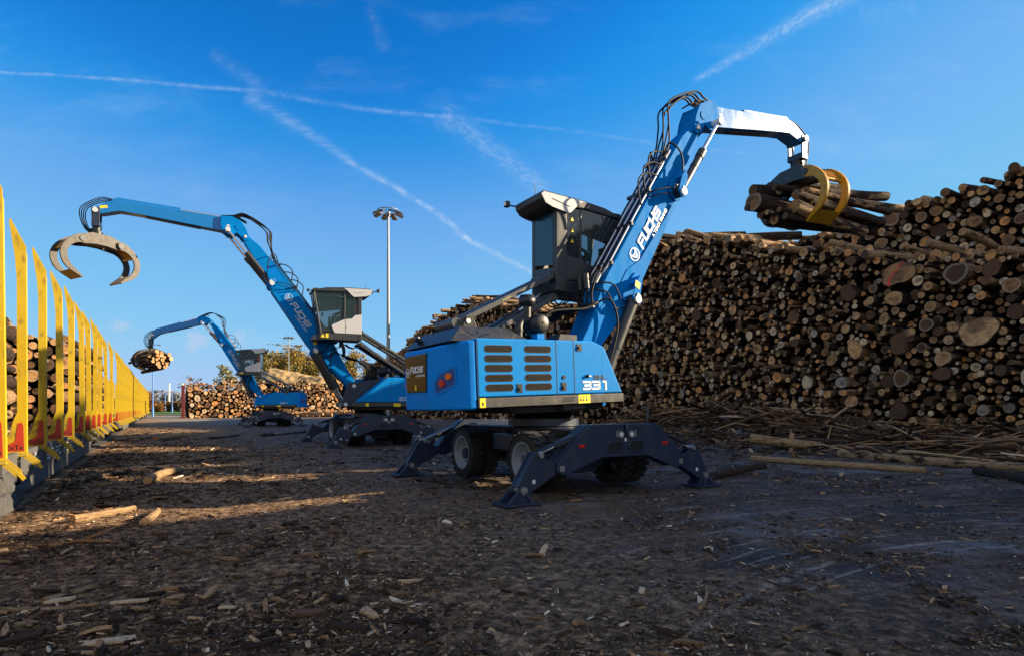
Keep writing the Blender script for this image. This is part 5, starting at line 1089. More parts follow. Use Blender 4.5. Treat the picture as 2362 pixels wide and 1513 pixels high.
def emit_logs():
    cam_s = 1350
    def score(l):
        x, y, z = l['P']; px = 1181+cam_s*x/y if y > 1 else 9e9; py = 939-cam_s*(z-1.5)/y if y > 1 else 9e9; v = l['R']/max(y, 1)
        if not (-10 < px < 2372 and 0 < py < 1513): return 0
        if l['where'] == 'stack' and (px < 1510 or (px < 1700 and py > 990)): return 0
        if l['where'] == 'stack' and 1720 < px < 2050 and 415 < py < 525: return 0
        if l['where'] == 'back row' and (px < 1830 or z < interp(H1, 0)+.2): v *= .4
        if l['where'] == 'train' and px > 200: return 0
        if l['where'] == 'train': v *= .75
        return v*(3 if 'label' in l else 1)
    order = sorted(range(len(ALL)), key=lambda i: -score(ALL[i])); pick = order[:252]; ps = set(pick)
    made = []
    for i in pick:
        l = ALL[i]; x, y, z = l['P']; px = 1181+cam_s*x/y
        if 'label' in l: lab, grp = l['label'], ''
        else:
            sz = 'thick' if l['R'] > .22 else ('medium' if l['R'] > .15 else 'slim'); tn = l['c'][0]
            col = 'dark brown' if tn < .16 else ('brown' if tn < .40 else ('tan' if tn < .6 else ('orange-brown' if tn < .74 else ('pale yellow' if tn < .88 else 'grey'))))
            if l['where'] == 'train': lab = f'{sz} {col} log end loaded between the yellow stakes'; grp = f'{sz} {col} logs on the train'
            elif l['where'] in ('back row',): lab = f'{sz} {col} log end in the set-back upper row of the stack'; grp = f'{sz} {col} logs in the upper row'
            elif l['where'] == 'top': lab = f'{sz} {col} log lying on top of the big stack'; grp = f'{sz} {col} logs on top of the stack'
            else:
                hh = 'lower third' if z < 2.6 else ('middle' if z < 5.0 else 'upper third'); sd = 'near the right edge' if px > 2130 else ('centre right' if px > 1850 else 'beside the boom')
                lab = f'{sz} {col} log end, {hh} of the stack, {sd}'; grp = f'{sz} {col} ends, {hh}, {sd}'
        made.append((px, lab, single('log', l, lab, grp, 20 if l['R'] > .2 else 14)))
    byl = {}
    for px, lab, o in made: byl.setdefault(lab, []).append((px, o))
    ORD = ['leftmost', 'second from left', 'third from left', 'fourth from left', 'fifth from left', 'sixth from left', 'seventh from left', 'eighth from left', 'ninth from left', 'tenth from left', 'eleventh from left', 'twelfth from left', 'thirteenth from left']
    for lab, q in byl.items():
        if 1 < len(q) <= len(ORD):
            q.sort(key=lambda e: e[0])
            for k, (px, o) in enumerate(q): o['label'] = (ORD[k] if k < len(q)-1 else 'rightmost')+' '+lab
    rest = [l for i, l in enumerate(ALL) if i not in ps]
    a = [l for l in rest if l['where'] in ('stack', 'back row', 'top', 'out')]
    st = link('log_stack', log_mesh('log_stack', a, 11)); tag(st, 'towering stack of felled logs, cut ends facing the yard, right of the blue machines', 'log stack', kind='stuff')
    # added dark block in place of the inner timber: stops sun leaking, darkens gaps
    core = MB().mat(pbr('stack_gap_shade', (.012, .009, .007), .95))
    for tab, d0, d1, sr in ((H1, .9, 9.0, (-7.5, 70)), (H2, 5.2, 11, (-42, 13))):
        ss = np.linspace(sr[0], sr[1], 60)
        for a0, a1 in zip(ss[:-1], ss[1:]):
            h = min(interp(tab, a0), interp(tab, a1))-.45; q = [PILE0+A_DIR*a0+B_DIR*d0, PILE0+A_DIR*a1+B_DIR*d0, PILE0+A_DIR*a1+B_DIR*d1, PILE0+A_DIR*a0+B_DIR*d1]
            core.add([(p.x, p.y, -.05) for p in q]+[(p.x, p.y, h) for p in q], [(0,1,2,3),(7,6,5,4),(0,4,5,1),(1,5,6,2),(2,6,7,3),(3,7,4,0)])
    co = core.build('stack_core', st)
    tr = [l for l in rest if l['where'] == 'train']
    tag(link('train_timber', log_mesh('train_timber', tr, 10)), 'rows of loaded round timber between the yellow stakes of the train', 'log load', kind='stuff')
emit_logs()

# ------------------------------------------------------------------ train
def stake_meshes():
    m = MB().mat(SYEL)   # local x along the train, y inwards, z up from the deck
    Hh = 3.62
    prof = [(0, -.02), (.0, Hh-.42), (.0, Hh-.42), (.19, Hh), (.205, Hh-.06), (.135, Hh-.60), (.115, Hh-.95), (.115, .62), (.16, .50), (.22, .26), (.29, .12), (.29, -.02)]
    prof = [prof[0]]+prof[2:]
    m.prism(prof, -.012, .006, 'x')
    m.box((.05, .012, 1.55), (.09, .02, 3.1)).box((.05, .105, 1.75), (.09, .016, 2.1))
    m.box((.05, .075, 3.05), (.008, .13, .8)) if False else None
    shaft = m.build('s').data
    k = MB().mat(pbr('dirty_yellow_bracket', (.42, .29, .02), .6, dirt=.8, vscale=3, dcol=(.08, .06, .03))).prism([(.02, -.03), (.05, -.03), (-.13, -.21), (-.16, -.19)], .0, .012, 'x').prism([(.02, -.03), (.05, -.03), (-.13, -.21), (-.16, -.19)], .09, .102, 'x').prism([(-.0, -.03), (.26, -.03), (.26, -.06), (-.0, -.06)], -.02, .12, 'x')
    k.bar((.05, -.13, -.19), (.05, .03, -.035), .10, .012, (1, 0, 0)).mat(SYEL).bar((.05, -.165, -.20), (.05, -.13, -.23), .11, .02, (1, 0, 0)); foot = k.build('f').data
    r = MB().mat(SRED).prism([(.03, .02), (.25, .02), (.265, .09), (.14, .18), (.11, .45), (.06, .47), (.04, .42)], -.0155, -.013, 'x')
    r.mat(BLKT); font_mesh(r, 'ExTe', (-.016, .25, .045), (0, -1, 0), (0, 0, 1), .10, off=.001, bold=.01); mark = r.build('m').data
    for n in ('s', 'f', 'm'): bpy.data.objects.remove(bpy.data.objects[n])
    return shaft, foot, mark
SH, FT, MK = stake_meshes()
def wheel_me():
    w = MB().mat(WDARK).lathe([(0, .02), (0, .12), (.03, .14), (.03, .33), (-.0, .36), (.0, .42), (.11, .42), (.13, .45), (.15, .45), (.15, .02)], (0, 0, 0), (0, 1, 0), 26); d = w.build('w').data; bpy.data.objects.remove(bpy.data.objects['w']); return d
WHL = wheel_me()
STK = [-.14, 1.3, 3.14, 5.31, 7.13, 9.56, 11.3, 13.1, 15.0, 17.9, 20.6]
def wagon(i, s0, s1):
    p = TRAIN0+A_DIR*s0; L = s1-s0
    labs = ['nearest yellow-staked timber wagon, loaded with logs, grey lettered side sill', 'second timber wagon of the train, coupled behind the nearest loaded one', 'third timber wagon of the train counted from the camera', 'fourth timber wagon of the train counted from the camera', 'farthest timber wagon, at the tail of the train near the trees']
    w = empty('timber_wagon', (p.x, p.y, 0), A_ANG, labs[i], 'railway wagon', 'timber wagons of the train')
    d = MB().mat(WGREY).box((L/2, 1.35, .74), (L, 2.5, .10)).box((L/2, .06, .58), (L-1.2, .05, .32)).box((L/2, 2.6, .58), (L-1.2, .05, .32))
    d.prism([(5.8, .44), (6.1, .10), (L*.62, .10), (L*.66, .44)] if i == 0 else [(L*.30, .44), (L*.36, .14), (L*.64, .14), (L*.70, .44)], .05, .09).box((L/2, .05, .76), (L-.2, .08, .09))
    for k in range(int(L/1.2)): d.box((.8+1.2*k, .02, .58), (.06, .03, .30))
    d.box((.05, 1.35, .6), (.12, 2.5, .5)).box((L-.05, 1.35, .6), (.12, 2.5, .5)); d.build('underframe', w)
    st = [s-s0 for s in STK if s > s0+.3] if i == 0 else [1.0+1.87*k for k in range(int((L-1.2)/1.87)+1)]
    if i == 0: st = [.9, 2.5]+st
    for s in st:
        for side in (0, 1):
            o = bpy.data.objects.new('stake', SH); COL.objects.link(o); o.parent = w
            jr = random.uniform(-.012, .012)
            if side == 0 and i == 0 and abs(s+s0+.14) < .1: o.scale = (1, 1, 1.14)
            if side == 0: o.location = (s, -.09, .80); o.rotation_euler = (jr, random.uniform(-.01, .01), 0)
            else: o.location = (s+.02, 2.72, .80); o.rotation_euler = (0, 0, 0); o.scale = (1, -1, 1)
            if side == 0:
                f = bpy.data.objects.new('stake_foot', FT); COL.objects.link(f); f.parent = o
                if i < 3: r = bpy.data.objects.new('red_mark', MK); COL.objects.link(r); r.parent = o
    bg = []
    for bx in (2.1, L-2.1) if i else (20.3, L-2.2, 2.1):
        b = MB().mat(WDARK).box((bx, .32, .36), (2.3, .12, .16)).box((bx, .30, .30), (.5, .16, .3)).cyl((bx-.9, .2, .42), (bx-.9, .40, .42), .11, n=12).cyl((bx+.9, .2, .42), (bx+.9, .40, .42), .11, n=12)
        for q in (-.12, 0, .12): b.cyl((bx+q, .24, .2), (bx+q, .24, .48), .045, n=8)
        bo = b.build('bogie', w, .01)
        for q in (-.9, .9): inst('wheel', WHL, bo, (bx+q, .36, .44), (0, 0, 0)); inst('wheel', WHL, bo, (bx+q, 2.2, .44), (0, 0, 0))
    bf = MB().mat(WDARK)
    for e, sx in ((0, -1), (L, 1)):
        for y in (.55, 2.15): bf.cyl((e, y, .58), (e+sx*.45, y, .58), .07, n=12).cyl((e+sx*.45, y, .58), (e+sx*.5, y, .58), .2, n=18)
        bf.cyl((e, 1.35, .55), (e+sx*.55, 1.35, .55), .06, n=8)
    bf.build('buffer', w)
    if i == 0:
        t = MB().mat(POLEW); x = 11.5
        rows = [('31 RIV', .66), ('80 D-DB', .56), ('4723 519-8', .46)]
        for q, (tx, z) in enumerate(rows): t = MB().mat(POLEW); font_mesh(t, tx, (6.9, .032, z-.02), (1, 0, 0), (0, 0, 1), .12, off=.004); t.build('lettering', w)
        t = MB().mat(POLEW)
        for q in range(7):
            for k in range(3): t.box((8.5+q*.55, .031, .66-.08*k), (.3, .004, .035)) if (q*7+k*3) % 4 else None
        t.box((9.9, .031, .5), (.02, .004, .3)); t.mat(YEL).box((10.9, .031, .55), (.9, .004, .012)).box((10.9, .031, .43), (.9, .004, .012)).box((11.4, .031, .49), (.02, .004, .14)).mat(BLKT).box((9.5, .031, .4), (.14, .004, .14)); t.build('lettering', w)
    # load stops behind the stakes on the empty wagons: closed side boards
    if i:
        m = MB().mat(SYEL)
        for q in range(len(st)-1): pass
    return w
for i, (a_, b_) in enumerate(WAG): wagon(i, a_, b_)
# rails and ballast
def rails():
    for k in (.62, 2.08):
        m = MB().mat(STEEL); p = TRAIN0-B_DIR*k
        a, b = p-A_DIR*12, p+A_DIR*135; m.bar((a.x, a.y, .06), (b.x, b.y, .06), .07, .12); tag(m.build('rail'), ('near' if k < 1 else 'far')+' steel rail running under the timber train', 'rail', 'rails under the train')
    m = MB().mat(pbr('track_ballast', (.07, .063, .058), .95, bump=1, bscale=25, var=.6, vscale=8)); q = [TRAIN0-A_DIR*14-B_DIR*.1, TRAIN0+A_DIR*140-B_DIR*.1, TRAIN0+A_DIR*140-B_DIR*3.2, TRAIN0-A_DIR*14-B_DIR*3.2]
    m.add([(p.x, p.y, .035) for p in q], [(0, 1, 2, 3)]); tag(m.build('track_ballast'), kind='structure')
rails()
# rough stone blocks beside the nearest wagon
def stones():
    rng = random.Random(3); k = 0
    for row in range(2):
        for c in range(4):
            s = -2.2+1.15*c+.4*(row % 2); z = .14+.27*row
            if s > 1.3-(row*.1): continue
            p = TRAIN0+A_DIR*s+B_DIR*(-.17+rng.uniform(-.04, .04)-.03*row); bm = bmesh.new(); bmesh.ops.create_cube(bm, size=1); bmesh.ops.subdivide_edges(bm, edges=bm.edges, cuts=5, use_grid_fill=True)
            for v in bm.verts:
                v.co.x *= 1.1; v.co.y *= .42; v.co.z *= .265
                n = Vector((math.sin(v.co.x*9+c*3+row)+math.sin(v.co.z*17+c), math.sin(v.co.x*7+v.co.z*13+c*5+row*2), math.sin(v.co.x*11+v.co.y*9+row)))*.02+Vector((random.Random(int(v.co.x*997+v.co.y*331+v.co.z*77+c*13+row)).uniform(-1, 1), random.Random(int(v.co.x*497+v.co.y*731+v.co.z*177+c)).uniform(-1, 1), random.Random(int(v.co.x*197+v.co.y*431+v.co.z*977+c*7)).uniform(-1, 1)))*.012; v.co += n
                e = max(abs(v.co.x)/.55, 0); v.co.y *= 1-.18*max(0, e-.85)/.15
            me = bpy.data.meshes.new('stone_block'); bm.to_mesh(me); bm.free(); me.materials.append(STONE); [setattr(f, 'use_smooth', True) for f in me.polygons]
            o = link('stone_block', me); o.location = (p.x, p.y, z); o.rotation_euler = (0, 0, A_ANG+rng.uniform(-.03, .03))
            k += 1; tag(o, ['lower', 'upper'][row]+' rough grey stone block, '+['hidden behind the photo edge', 'nearest the left edge', 'in the middle of its course', 'at the far end of its course'][c]+', beneath the nearest wagon', 'stone block', 'stone blocks under the wagon')
stones()

# ------------------------------------------------------------------ the three machines
m1, M1, C1, G1 = material_handler('large blue log handler in front of the stack, boom raised with a full yellow grapple', (.64, 11.96), 32.04, (4.33, 8.17), (8.81, 9.0), -.08, 2.3, (R(-68.3-32.04), 2, GYEL, GYEL, .95, GDARK, GDARK, -28), False)
m2, M2, C2, G2 = material_handler('middle blue log handler holding its empty open grapple over the train', (-5.97, 24.46), 206, (4.71, 7.94), (9.41, 8.27), .06, 0, (R(59.5-206), 0, GWORN, GYEL, .90), True)
m3, M3, C3, G3 = material_handler('farthest blue log handler, lowering a bundle of logs towards the train', (-19.6, 47.6), 191, (4.45, 8.2), (8.88, 6.9), .0, 0, (R(53-191), -6, GWORN, GYEL, .95), False)
m1.location.z = .02
operator(m1, C1, 'machine operator in dark jacket and cap seated in the cab of the nearest handler')
operator(m2, C2, 'machine operator in dark jacket and cap seated behind the glass of the middle handler')

# logs gripped by the nearest handler
def held():
    rng = random.Random(9); ax = Vector((.93, .37, 0)); pr = Vector((.37, -.93, 0)); c0 = Vector((8.1, 16.6, 0))
    def pt(cx, cy, q):
        px, py = 1690+cx/5.82, 380+cy/5.82; u = (px-1181)/1350; o = c0+pr*q; t = (o.x-u*o.y)/(u*ax.y-ax.x); p = o+ax*t; return Vector((p.x, p.y, 1.5+(939-py)/1350*p.y))
    L = [((270, 350), (1500, 400), .13, -.35, .3, .25, 'thick dark log at the upper left of the held bundle'), ((280, 500), (1700, 740), .22, 0, .4, .2, 'thickest dark-barked log of the held bundle, its cracked end at far left'), ((185, 580), (1500, 780), .07, -.2, .1, .3, 'thin dark log poking out lowest left of the thick one in the held bundle'),
         ((370, 665), (1500, 850), .10, .0, .3, .3, 'short-ended dark round log under the thickest held log'), ((455, 640), (1300, 740), .06, .25, .6, .7, 'slim pale-barked log under the thickest held log'), ((555, 735), (1900, 900), .12, .2, .5, .3, 'smooth dark log with tan end along the bottom of the held bundle'),
         ((495, 745), (1400, 870), .09, .0, .3, .2, 'log with dark end tucked left of the bottom log in the held bundle'), ((440, 790), (1500, 900), .055, -.1, .2, .1, 'thinnest log at the very bottom of the held bundle'), ((635, 335), (2000, 590), .12, .2, .4, .5, 'round log with pale end in the upper middle of the held bundle'),
         ((840, 400), (2010, 770), .10, .55, .35, .75, 'log with white-rimmed end slanting down through the held bundle'), ((830, 560), (1760, 900), .155, .55, .5, .85, 'sunlit tan log with hollow-looking end at the front of the held bundle'), ((985, 350), (2100, 640), .09, .5, .5, .8, 'sunlit log just left of the yellow jaw in the held bundle'),
         ((730, 255), (1700, 410), .10, -.2, .3, .6, 'log at the upper back of the held bundle'), ((840, 240), (1500, 330), .11, .0, .25, .75, 'ragged-barked log at the top of the held bundle under the grapple'), ((725, 580), (1750, 800), .08, .25, .4, .3, 'small log behind the sunlit one in the held bundle'),
         ((560, 300), (1500, 470), .07, .35, .2, .2, 'slim dark log resting on top at the left of the held bundle'), ((620, 600), (1900, 830), .065, .45, .4, .5, 'slim brown log squeezed between the thickest and the sunlit held log'), ((700, 690), (1650, 900), .07, .5, .3, .4, 'slim log low at the front of the held bundle'),
         ((1250, 400), (2060, 430), .135, .1, .45, .7, 'log reaching farthest right out of the held bundle'), ((1200, 480), (2240, 600), .11, .2, .5, .95, 'pale stripped log pointing right, just above the stack'), ((1150, 620), (1760, 870), .12, .4, .3, .3, 'dark log low on the right side of the held bundle'), ((1050, 500), (2020, 790), .09, .6, .4, .6, 'mid-brown log passing behind both yellow jaws')]
    for (a, b, r, q, tone, peel, lab) in L:
        r *= 1.22; peel *= .78; tone *= .85; p, e = pt(*a, q), pt(*b, q-.1); d = e-p; single('log', mk(p, d.normalized(), d.length, r, rng, 'held', tone, 0, peel), lab, 'logs gripped by the nearest grapple')
held()
def bundle():
    rng = random.Random(10); ax = Vector((-.80, .60, -.05)).normalized(); G = m3.location+Matrix.Rotation(A_ANG, 3, 'Z') @ (M3 @ Vector((8.88, 0, 6.9))); c = G+Vector((0, 0, -1.75)); px = Vector((.6, .8, 0)); lst = []
    for (s, z, r) in pack(lambda a, b: ((a-1)/.82)**2+((b-1)/.68)**2 < 1, 0, 2, 2, [(.12, .17, 250), (.08, .12, 900)], rng):
        p = c+px*(s-1)+Vector((0, 0, z-1))-ax*(1.7+rng.gauss(0, .2)); lst.append(mk(p, ax+Vector((rng.gauss(0, .02), rng.gauss(0, .02), rng.gauss(0, .02))), 3.3, r, rng, 'b', rng.uniform(.4, .88)))
    tag(link('log_bundle', log_mesh('log_bundle', lst, 12)), 'bundle of orange-brown logs hanging in the grapple of the farthest handler', 'log bundle', kind='stuff')
bundle()

# single logs lying on the ground
def ground_logs():
    rng = random.Random(31)
    L = [((168, 1197), (310, 1172), .055, .62, .98, 'peeled orange-yellow log with sawn end lying in the sun at lower left'), ((340, 1108), (415, 1082), .085, .5, .95, 'stubby pale log with a splintered tip lying near the train'), ((332, 1203), (364, 1176), .05, .5, .98, 'short pale split chunk in the sun, right of the peeled orange log'),
         ((135, 1121), (300, 1086), .05, .3, .6, 'thin weathered log half in shade beside the nearest wagon'), ((358, 1010), (432, 1003), .10, .7, .9, 'pale barkless log on the yard beside the train, right one of the pair'), ((262, 1013), (352, 1006), .08, .6, .9, 'pale barkless log on the yard beside the train, left one of the pair'),
         ((1621, 1103), (1762, 1073), .09, .45, .45, 'reddish-brown log touching the right outrigger foot of the nearest handler'), ((1730, 996), (1892, 1028), .17, .3, .85, 'thick brown log slanting on the debris heap below the stack'), ((1734, 1056), (2134, 1084), .085, .4, .95, 'long pale straight pole lying in front of the stack'),
         ((1936, 1045), (2420, 1082), .12, .4, .75, 'long brown log lying beneath the stack, running out of the right edge'), ((2198, 1041), (2420, 1018), .11, .4, .5, 'dark log rising to the right at the foot of the stack'), ((2233, 1003), (2430, 998), .09, .4, .7, 'greyish log highest of those lying at the right edge foot'),
         ((2253, 1085), (2430, 1118), .10, .4, .4, 'dark log nearest the camera at the right edge of the photo'), ((1789, 976), (1875, 1018), .10, .2, .3, 'dark stub leaning down the debris heap'), ((1975, 1035), (2150, 1050), .13, .3, .6, 'short thick log behind the long pale pole'), ((1830, 1050), (1945, 1015), .07, .3, .5, 'thin branch crossing upwards over the debris heap'),
         ((480, 1010), (550, 1003), .07, .2, .3, 'dark log lying left of the middle handler'), ((600, 1003), (705, 995), .09, .15, .25, 'dark log behind the shaded strip left of the middle handler'), ((0, 1405), (225, 1392), .022, .7, .98, 'long pale splintered stick in the foreground at far left'), ((100, 1385), (262, 1338), .028, .4, .8, 'weathered branch in the left foreground above the long stick'),
         ((1615, 1402), (1629, 1358), .016, .5, .8, 'short forked twig standing out in the right foreground')]
    for (a, b, r, tone, peel, lab) in L:
        def gp(p):
            z = 0.0
            for _ in range(25): x, y = ground_px(p[0], p[1], z); z = .6*z+.4*(float(ground_h(x, y))+r*.8)
            return Vector((x, y, z))
        p, e = gp(a), gp(b); d = e-p; single('log' if r > .04 else 'stick', mk(p, d.normalized(), d.length, r, rng, 'g', tone, 0, peel), lab, 'single logs lying on the ground' if r > .04 else 'sticks in the foreground')
    # split boards / slabs in the foreground
    for (px, py, l, w, yaw, lab) in ((255, 1476, .30, .085, .15, 'yellowish split slab of wood in the left foreground'), (300, 1388, .28, .05, .1, 'grey split slab behind the yellowish one'), (140, 1385, .2, .07, .3, 'small pale slab beside the weathered branch'), (1480, 1362, .12, .05, 1.2, 'small orange-brown chip lying on the bluish ground')):
        x, y = ground_px(px, py); m = MB().mat(MAT['litter']).prism([(-l/2, -w/2), (l*.42, -w*.45), (l/2, w*.1), (l*.44, w/2), (-l*.3, w*.42), (-l*.5, w*.3)], 0, .02, 'z'); o = m.build('wood_slab', None, .003)
        at = o.data.attributes.new('rn', 'FLOAT_COLOR', 'POINT'); at.data.foreach_set('color', [v for _ in range(len(o.data.vertices)) for v in (.93, .5, .5, 1)]); o.location = (x, y, float(ground_h(x, y))+.01); o.rotation_euler = (.04, -.05, yaw); tag(o, lab, 'wood slab')
ground_logs()

# ------------------------------------------------------------------ background
def far_stack():
    rng = random.Random(5); o = Vector((-45.6, 82, 0)); lst = []
    prof = lambda s: 5.2 if s > 4 else 3.6+.4*s
    for (s, z, r) in pack(lambda s, z: z < 4.3+1.0*min(1, s/4)+.25*math.sin(s*1.3), .3, 36, 5.8, [(.34, .46, 60), (.22, .32, 900), (.15, .22, 5000), (.10, .15, 12000)], rng, .035):
        p = o+B_DIR*s; lst.append(mk((p.x, p.y, z+.05), A_DIR+B_DIR*rng.gauss(0, .02), 4, r, rng, 'far', rng.uniform(.1, .95)))
    for k in range(70):
        s = rng.uniform(12, 36); p = o+B_DIR*s-A_DIR*rng.uniform(0, 3); lst.append(mk((p.x, p.y, rng.uniform(.1, .9)), (rng.uniform(-1, 1), rng.uniform(-.3, .3), .02), rng.uniform(1.5, 3.5), rng.uniform(.1, .22), rng, 'far', .5, 0, .8))
    st = tag(link('far_log_stack', log_mesh('far_log_stack', lst, 10)), 'sunlit stack of thick logs behind the farthest handler, red post at its left end', 'log stack', kind='stuff')
    m = MB().mat(MAT['bark']); q = [o+A_DIR*.9, o+B_DIR*36+A_DIR*.9, o+B_DIR*36+A_DIR*4, o+A_DIR*4]; m.add([(p.x, p.y, 0) for p in q]+[(p.x, p.y, 3.9) for p in q], [(0,1,2,3),(7,6,5,4),(0,4,5,1),(1,5,6,2),(2,6,7,3),(3,7,4,0)]); m.build('stack_core', st)
    m = MB().mat(RPOST).box((0, 0, 2.3), (.36, .05, 4.6)).box((0, .3, 2.3), (.36, .05, 4.6)).box((0, .15, 2.3), (.04, .3, 4.6)).box((0, .15, .1), (.9, .9, .1)).bar((.0, .3, 3.0), (0, 2.4, .1), .12, .12); r = m.build('red_post', None, .01); r.location = (-45.9, 81.6, 0); r.rotation_euler = (0, 0, .3); tag(r, 'tall rusty red steel post at the left end of the far sunlit log stack', 'post')
far_stack()
def chip_heap():
    n = 120; xs = np.linspace(-1, 1, n); X, Y = np.meshgrid(xs, xs); r = np.sqrt(X**2+Y**2)
    Z = 6.2*np.clip(1-r**1.6, 0, 1)**.8+3.6*np.exp(-((X+.28)/.30)**2-(Y/.5)**2)+2.9*np.exp(-((X-.34)/.30)**2-((Y+.1)/.5)**2); Z = Z*np.clip((1-r)*5, 0, 1); Z = Z*(.86+.28*vnoise(X*3+9, Y*3+5, 4))+(1.0*(vnoise(X*9+20, Y*9+20, 5)-.5)+.55*(vnoise(X*28+50, Y*28+50, 6)-.5)+.3*(RNG.random(X.shape)-.5))*np.clip(Z, 0, 1)
    V = np.stack([X*20, Y*14, Z-.05], -1).reshape(-1, 3); i = np.arange((n-1)*(n-1)); b = (i//(n-1))*n+i % (n-1)
    m = pbr('wood_chips', (.34, .23, .10), .95, bump=1, bscale=6, var=.5, dirt=.5, vscale=.8, dcol=(.22, .13, .05))
    me = np_mesh('chip_heap', V, [np.stack([b, b+1, b+n+1, b+n], -1)], [m]); o = link('chip_heap', me); o.location = (-43.5, 118, 0); tag(o, 'big pale yellow heap of wood chips behind the far log stack', 'wood chip heap', kind='stuff')
chip_heap()

def foliage_mat():
    m = bpy.data.materials.new('autumn_leaves'); m.use_nodes = True; t = NT(m.node_tree); out = t.n('ShaderNodeOutputMaterial'); b = t.n('ShaderNodeBsdfPrincipled'); t.nt.links.new(b.outputs[0], out.inputs[0])
    rn = t.n('ShaderNodeAttribute', attribute_name='rn'); t.put(b, 'Base Color', rn.outputs['Color']); b.inputs['Roughness'].default_value = .8; b.inputs['Specular IOR Level'].default_value = .2; b.inputs['Transmission Weight'].default_value = 0
    MAT['leaf'] = m
foliage_mat()
TRUNK = pbr('tree_trunk_bark', (.06, .05, .04), .9)
def tree(x, y, h, w, cols, seed, label, n=2600, leaf=.34, name='autumn_tree', group='autumn trees behind the yard', base=.22, cat='tree'):
    rng = random.Random(seed); nr = np.random.default_rng(seed); root = empty(name, (x, y, 0), rng.random()*6, label, cat, group)
    tr = MB().mat(TRUNK); tr.tube([(0, 0, -.1), (.1, .05, h*.3), (-.1, .1, h*.6), (0, 0, h*.93)], [h*.018, h*.014, h*.008, h*.002], 8, 1); tips = []
    for k in range(26):
        t = rng.uniform(base, .92); a = rng.random()*6.28; ln = w*.5*(1-abs(t-.5)*1.1)*rng.uniform(.6, 1.1); s = Vector((0, 0, h*t)); e = s+Vector((math.cos(a)*ln, math.sin(a)*ln, ln*rng.uniform(.2, .7))); m_ = (s+e)/2+Vector((0, 0, ln*.1)); tr.tube([s, m_, e], [h*.006, h*.004, h*.0015], 5, 1); tips += [e, m_, (e+m_)/2]
        for q in range(2): b2 = e+Vector((rng.gauss(0, w*.10), rng.gauss(0, w*.10), rng.gauss(.2, w*.08))); tr.tube([m_, b2], [h*.003, h*.001], 4, 0); tips.append(b2)
    tips.append(Vector((0, 0, h*.95))); tr.build('trunk', root)
    T = np.array([tuple(t) for t in tips]); ci = nr.integers(0, len(T), n); sg = w*.065*(.6+.8*nr.random(len(T))); C = T[ci]+nr.normal(0, 1, (n, 3))*sg[ci][:, None]*np.array([1, 1, .8]); C[:, 2] = np.clip(C[:, 2], h*.08, h*1.02)
    a = nr.normal(0, 1, (n, 3)); a /= np.linalg.norm(a, axis=1)[:, None]; b = np.cross(a, nr.normal(0, 1, (n, 3))); b /= np.linalg.norm(b, axis=1)[:, None]; s = (leaf*(.5+.9*nr.random(n)))[:, None]
    V = np.stack([C-a*s*.5, C+b*s*.32, C+a*s*.55, C-b*s*.32], 1).reshape(-1, 3); F = np.arange(4*n).reshape(n, 4); me = np_mesh('crown', V, [F], [MAT['leaf']], smooth=False)
    cols = np.array(cols); clc = nr.integers(0, len(cols), len(T)); pick = np.where(nr.random(n) < .65, clc[ci], nr.integers(0, len(cols), n)); cc = cols[pick]*(.7+.6*nr.random((n, 1))); cc = np.concatenate([cc, np.ones((n, 1))], 1).astype(np.float32)
    me.attributes.new('rn', 'FLOAT_COLOR', 'POINT').data.foreach_set('color', np.repeat(cc, 4, 0).ravel()); c = link('crown', me, root); return root
YG = [(.28, .19, .035), (.20, .17, .045), (.33, .18, .025), (.10, .11, .035), (.22, .13, .025)]; GR = [(.12, .14, .06), (.20, .20, .08), (.30, .24, .08)]; ORG = [(.34, .12, .015), (.20, .08, .02), (.28, .15, .03), (.10, .06, .03)]; BR = [(.10, .06, .035), (.14, .075, .03), (.07, .05, .03)]
for k, (px, top, Y, w, cols, lab, n) in enumerate([(636, 815, 150, 11, YG, 'golden-brown birch left of the distant floodlight mast', 3600), (690, 803, 150, 13, YG, 'tallest golden autumn tree, right of the distant floodlight mast', 4200), (735, 815, 155, 12, YG, 'golden tree whose crown meets the blue boom of the middle handler', 3400),
        (606, 806, 140, 7, YG+GR, 'slender yellowing birch just right of the farthest cab', 1600), (765, 845, 160, 10, GR, 'greenish tree behind the lower boom of the middle handler', 2000), (822, 812, 140, 8, YG, 'narrow golden tree seen between the boom and riser arm of the middle handler', 2200), (800, 835, 145, 7, YG, 'lower golden tree at left of the narrow one by the riser arm', 1700), (524, 845, 130, 6, GR+GR, 'grey-green willow left of the farthest cab', 1300), (660, 835, 170, 14, YG, 'lower mass of yellow foliage behind the distant mast', 2600), (858, 848, 150, 9, YG, 'yellow tree mostly hidden behind the middle handler arm', 1500),
        (446, 868, 110, 4, ORG, 'almost bare tree with orange leaves rising over the far log stack', 230), (336, 905, 150, 5, ORG, 'bright orange bush tree at the tail of the train', 900), (352, 925, 160, 6, ORG, 'low orange tree beside the tall blue lamp post', 700)]):
    tree((px-1181)/1350*Y, Y, 1.5+(939-top)*Y/1350, w*.9, cols, 50+k, lab, int(n*1.5), .42, 'autumn_tree')
for k, (x, y, h) in enumerate([(33.5, 23.4, 18.5), (35, 25.6, 19.5), (33.5, 27.6, 18.6)]):  # unseen trees added to cast the shade on the middle handler
    tree(x, y, h, 6.5, [(.05, .07, .03), (.07, .09, .03)], 90+k, ['first', 'second', 'third'][k]+' added unseen tall dark tree behind the big stack, shading the middle handler', 5200, .6, 'tree', 'added trees shading the middle handler', .1)
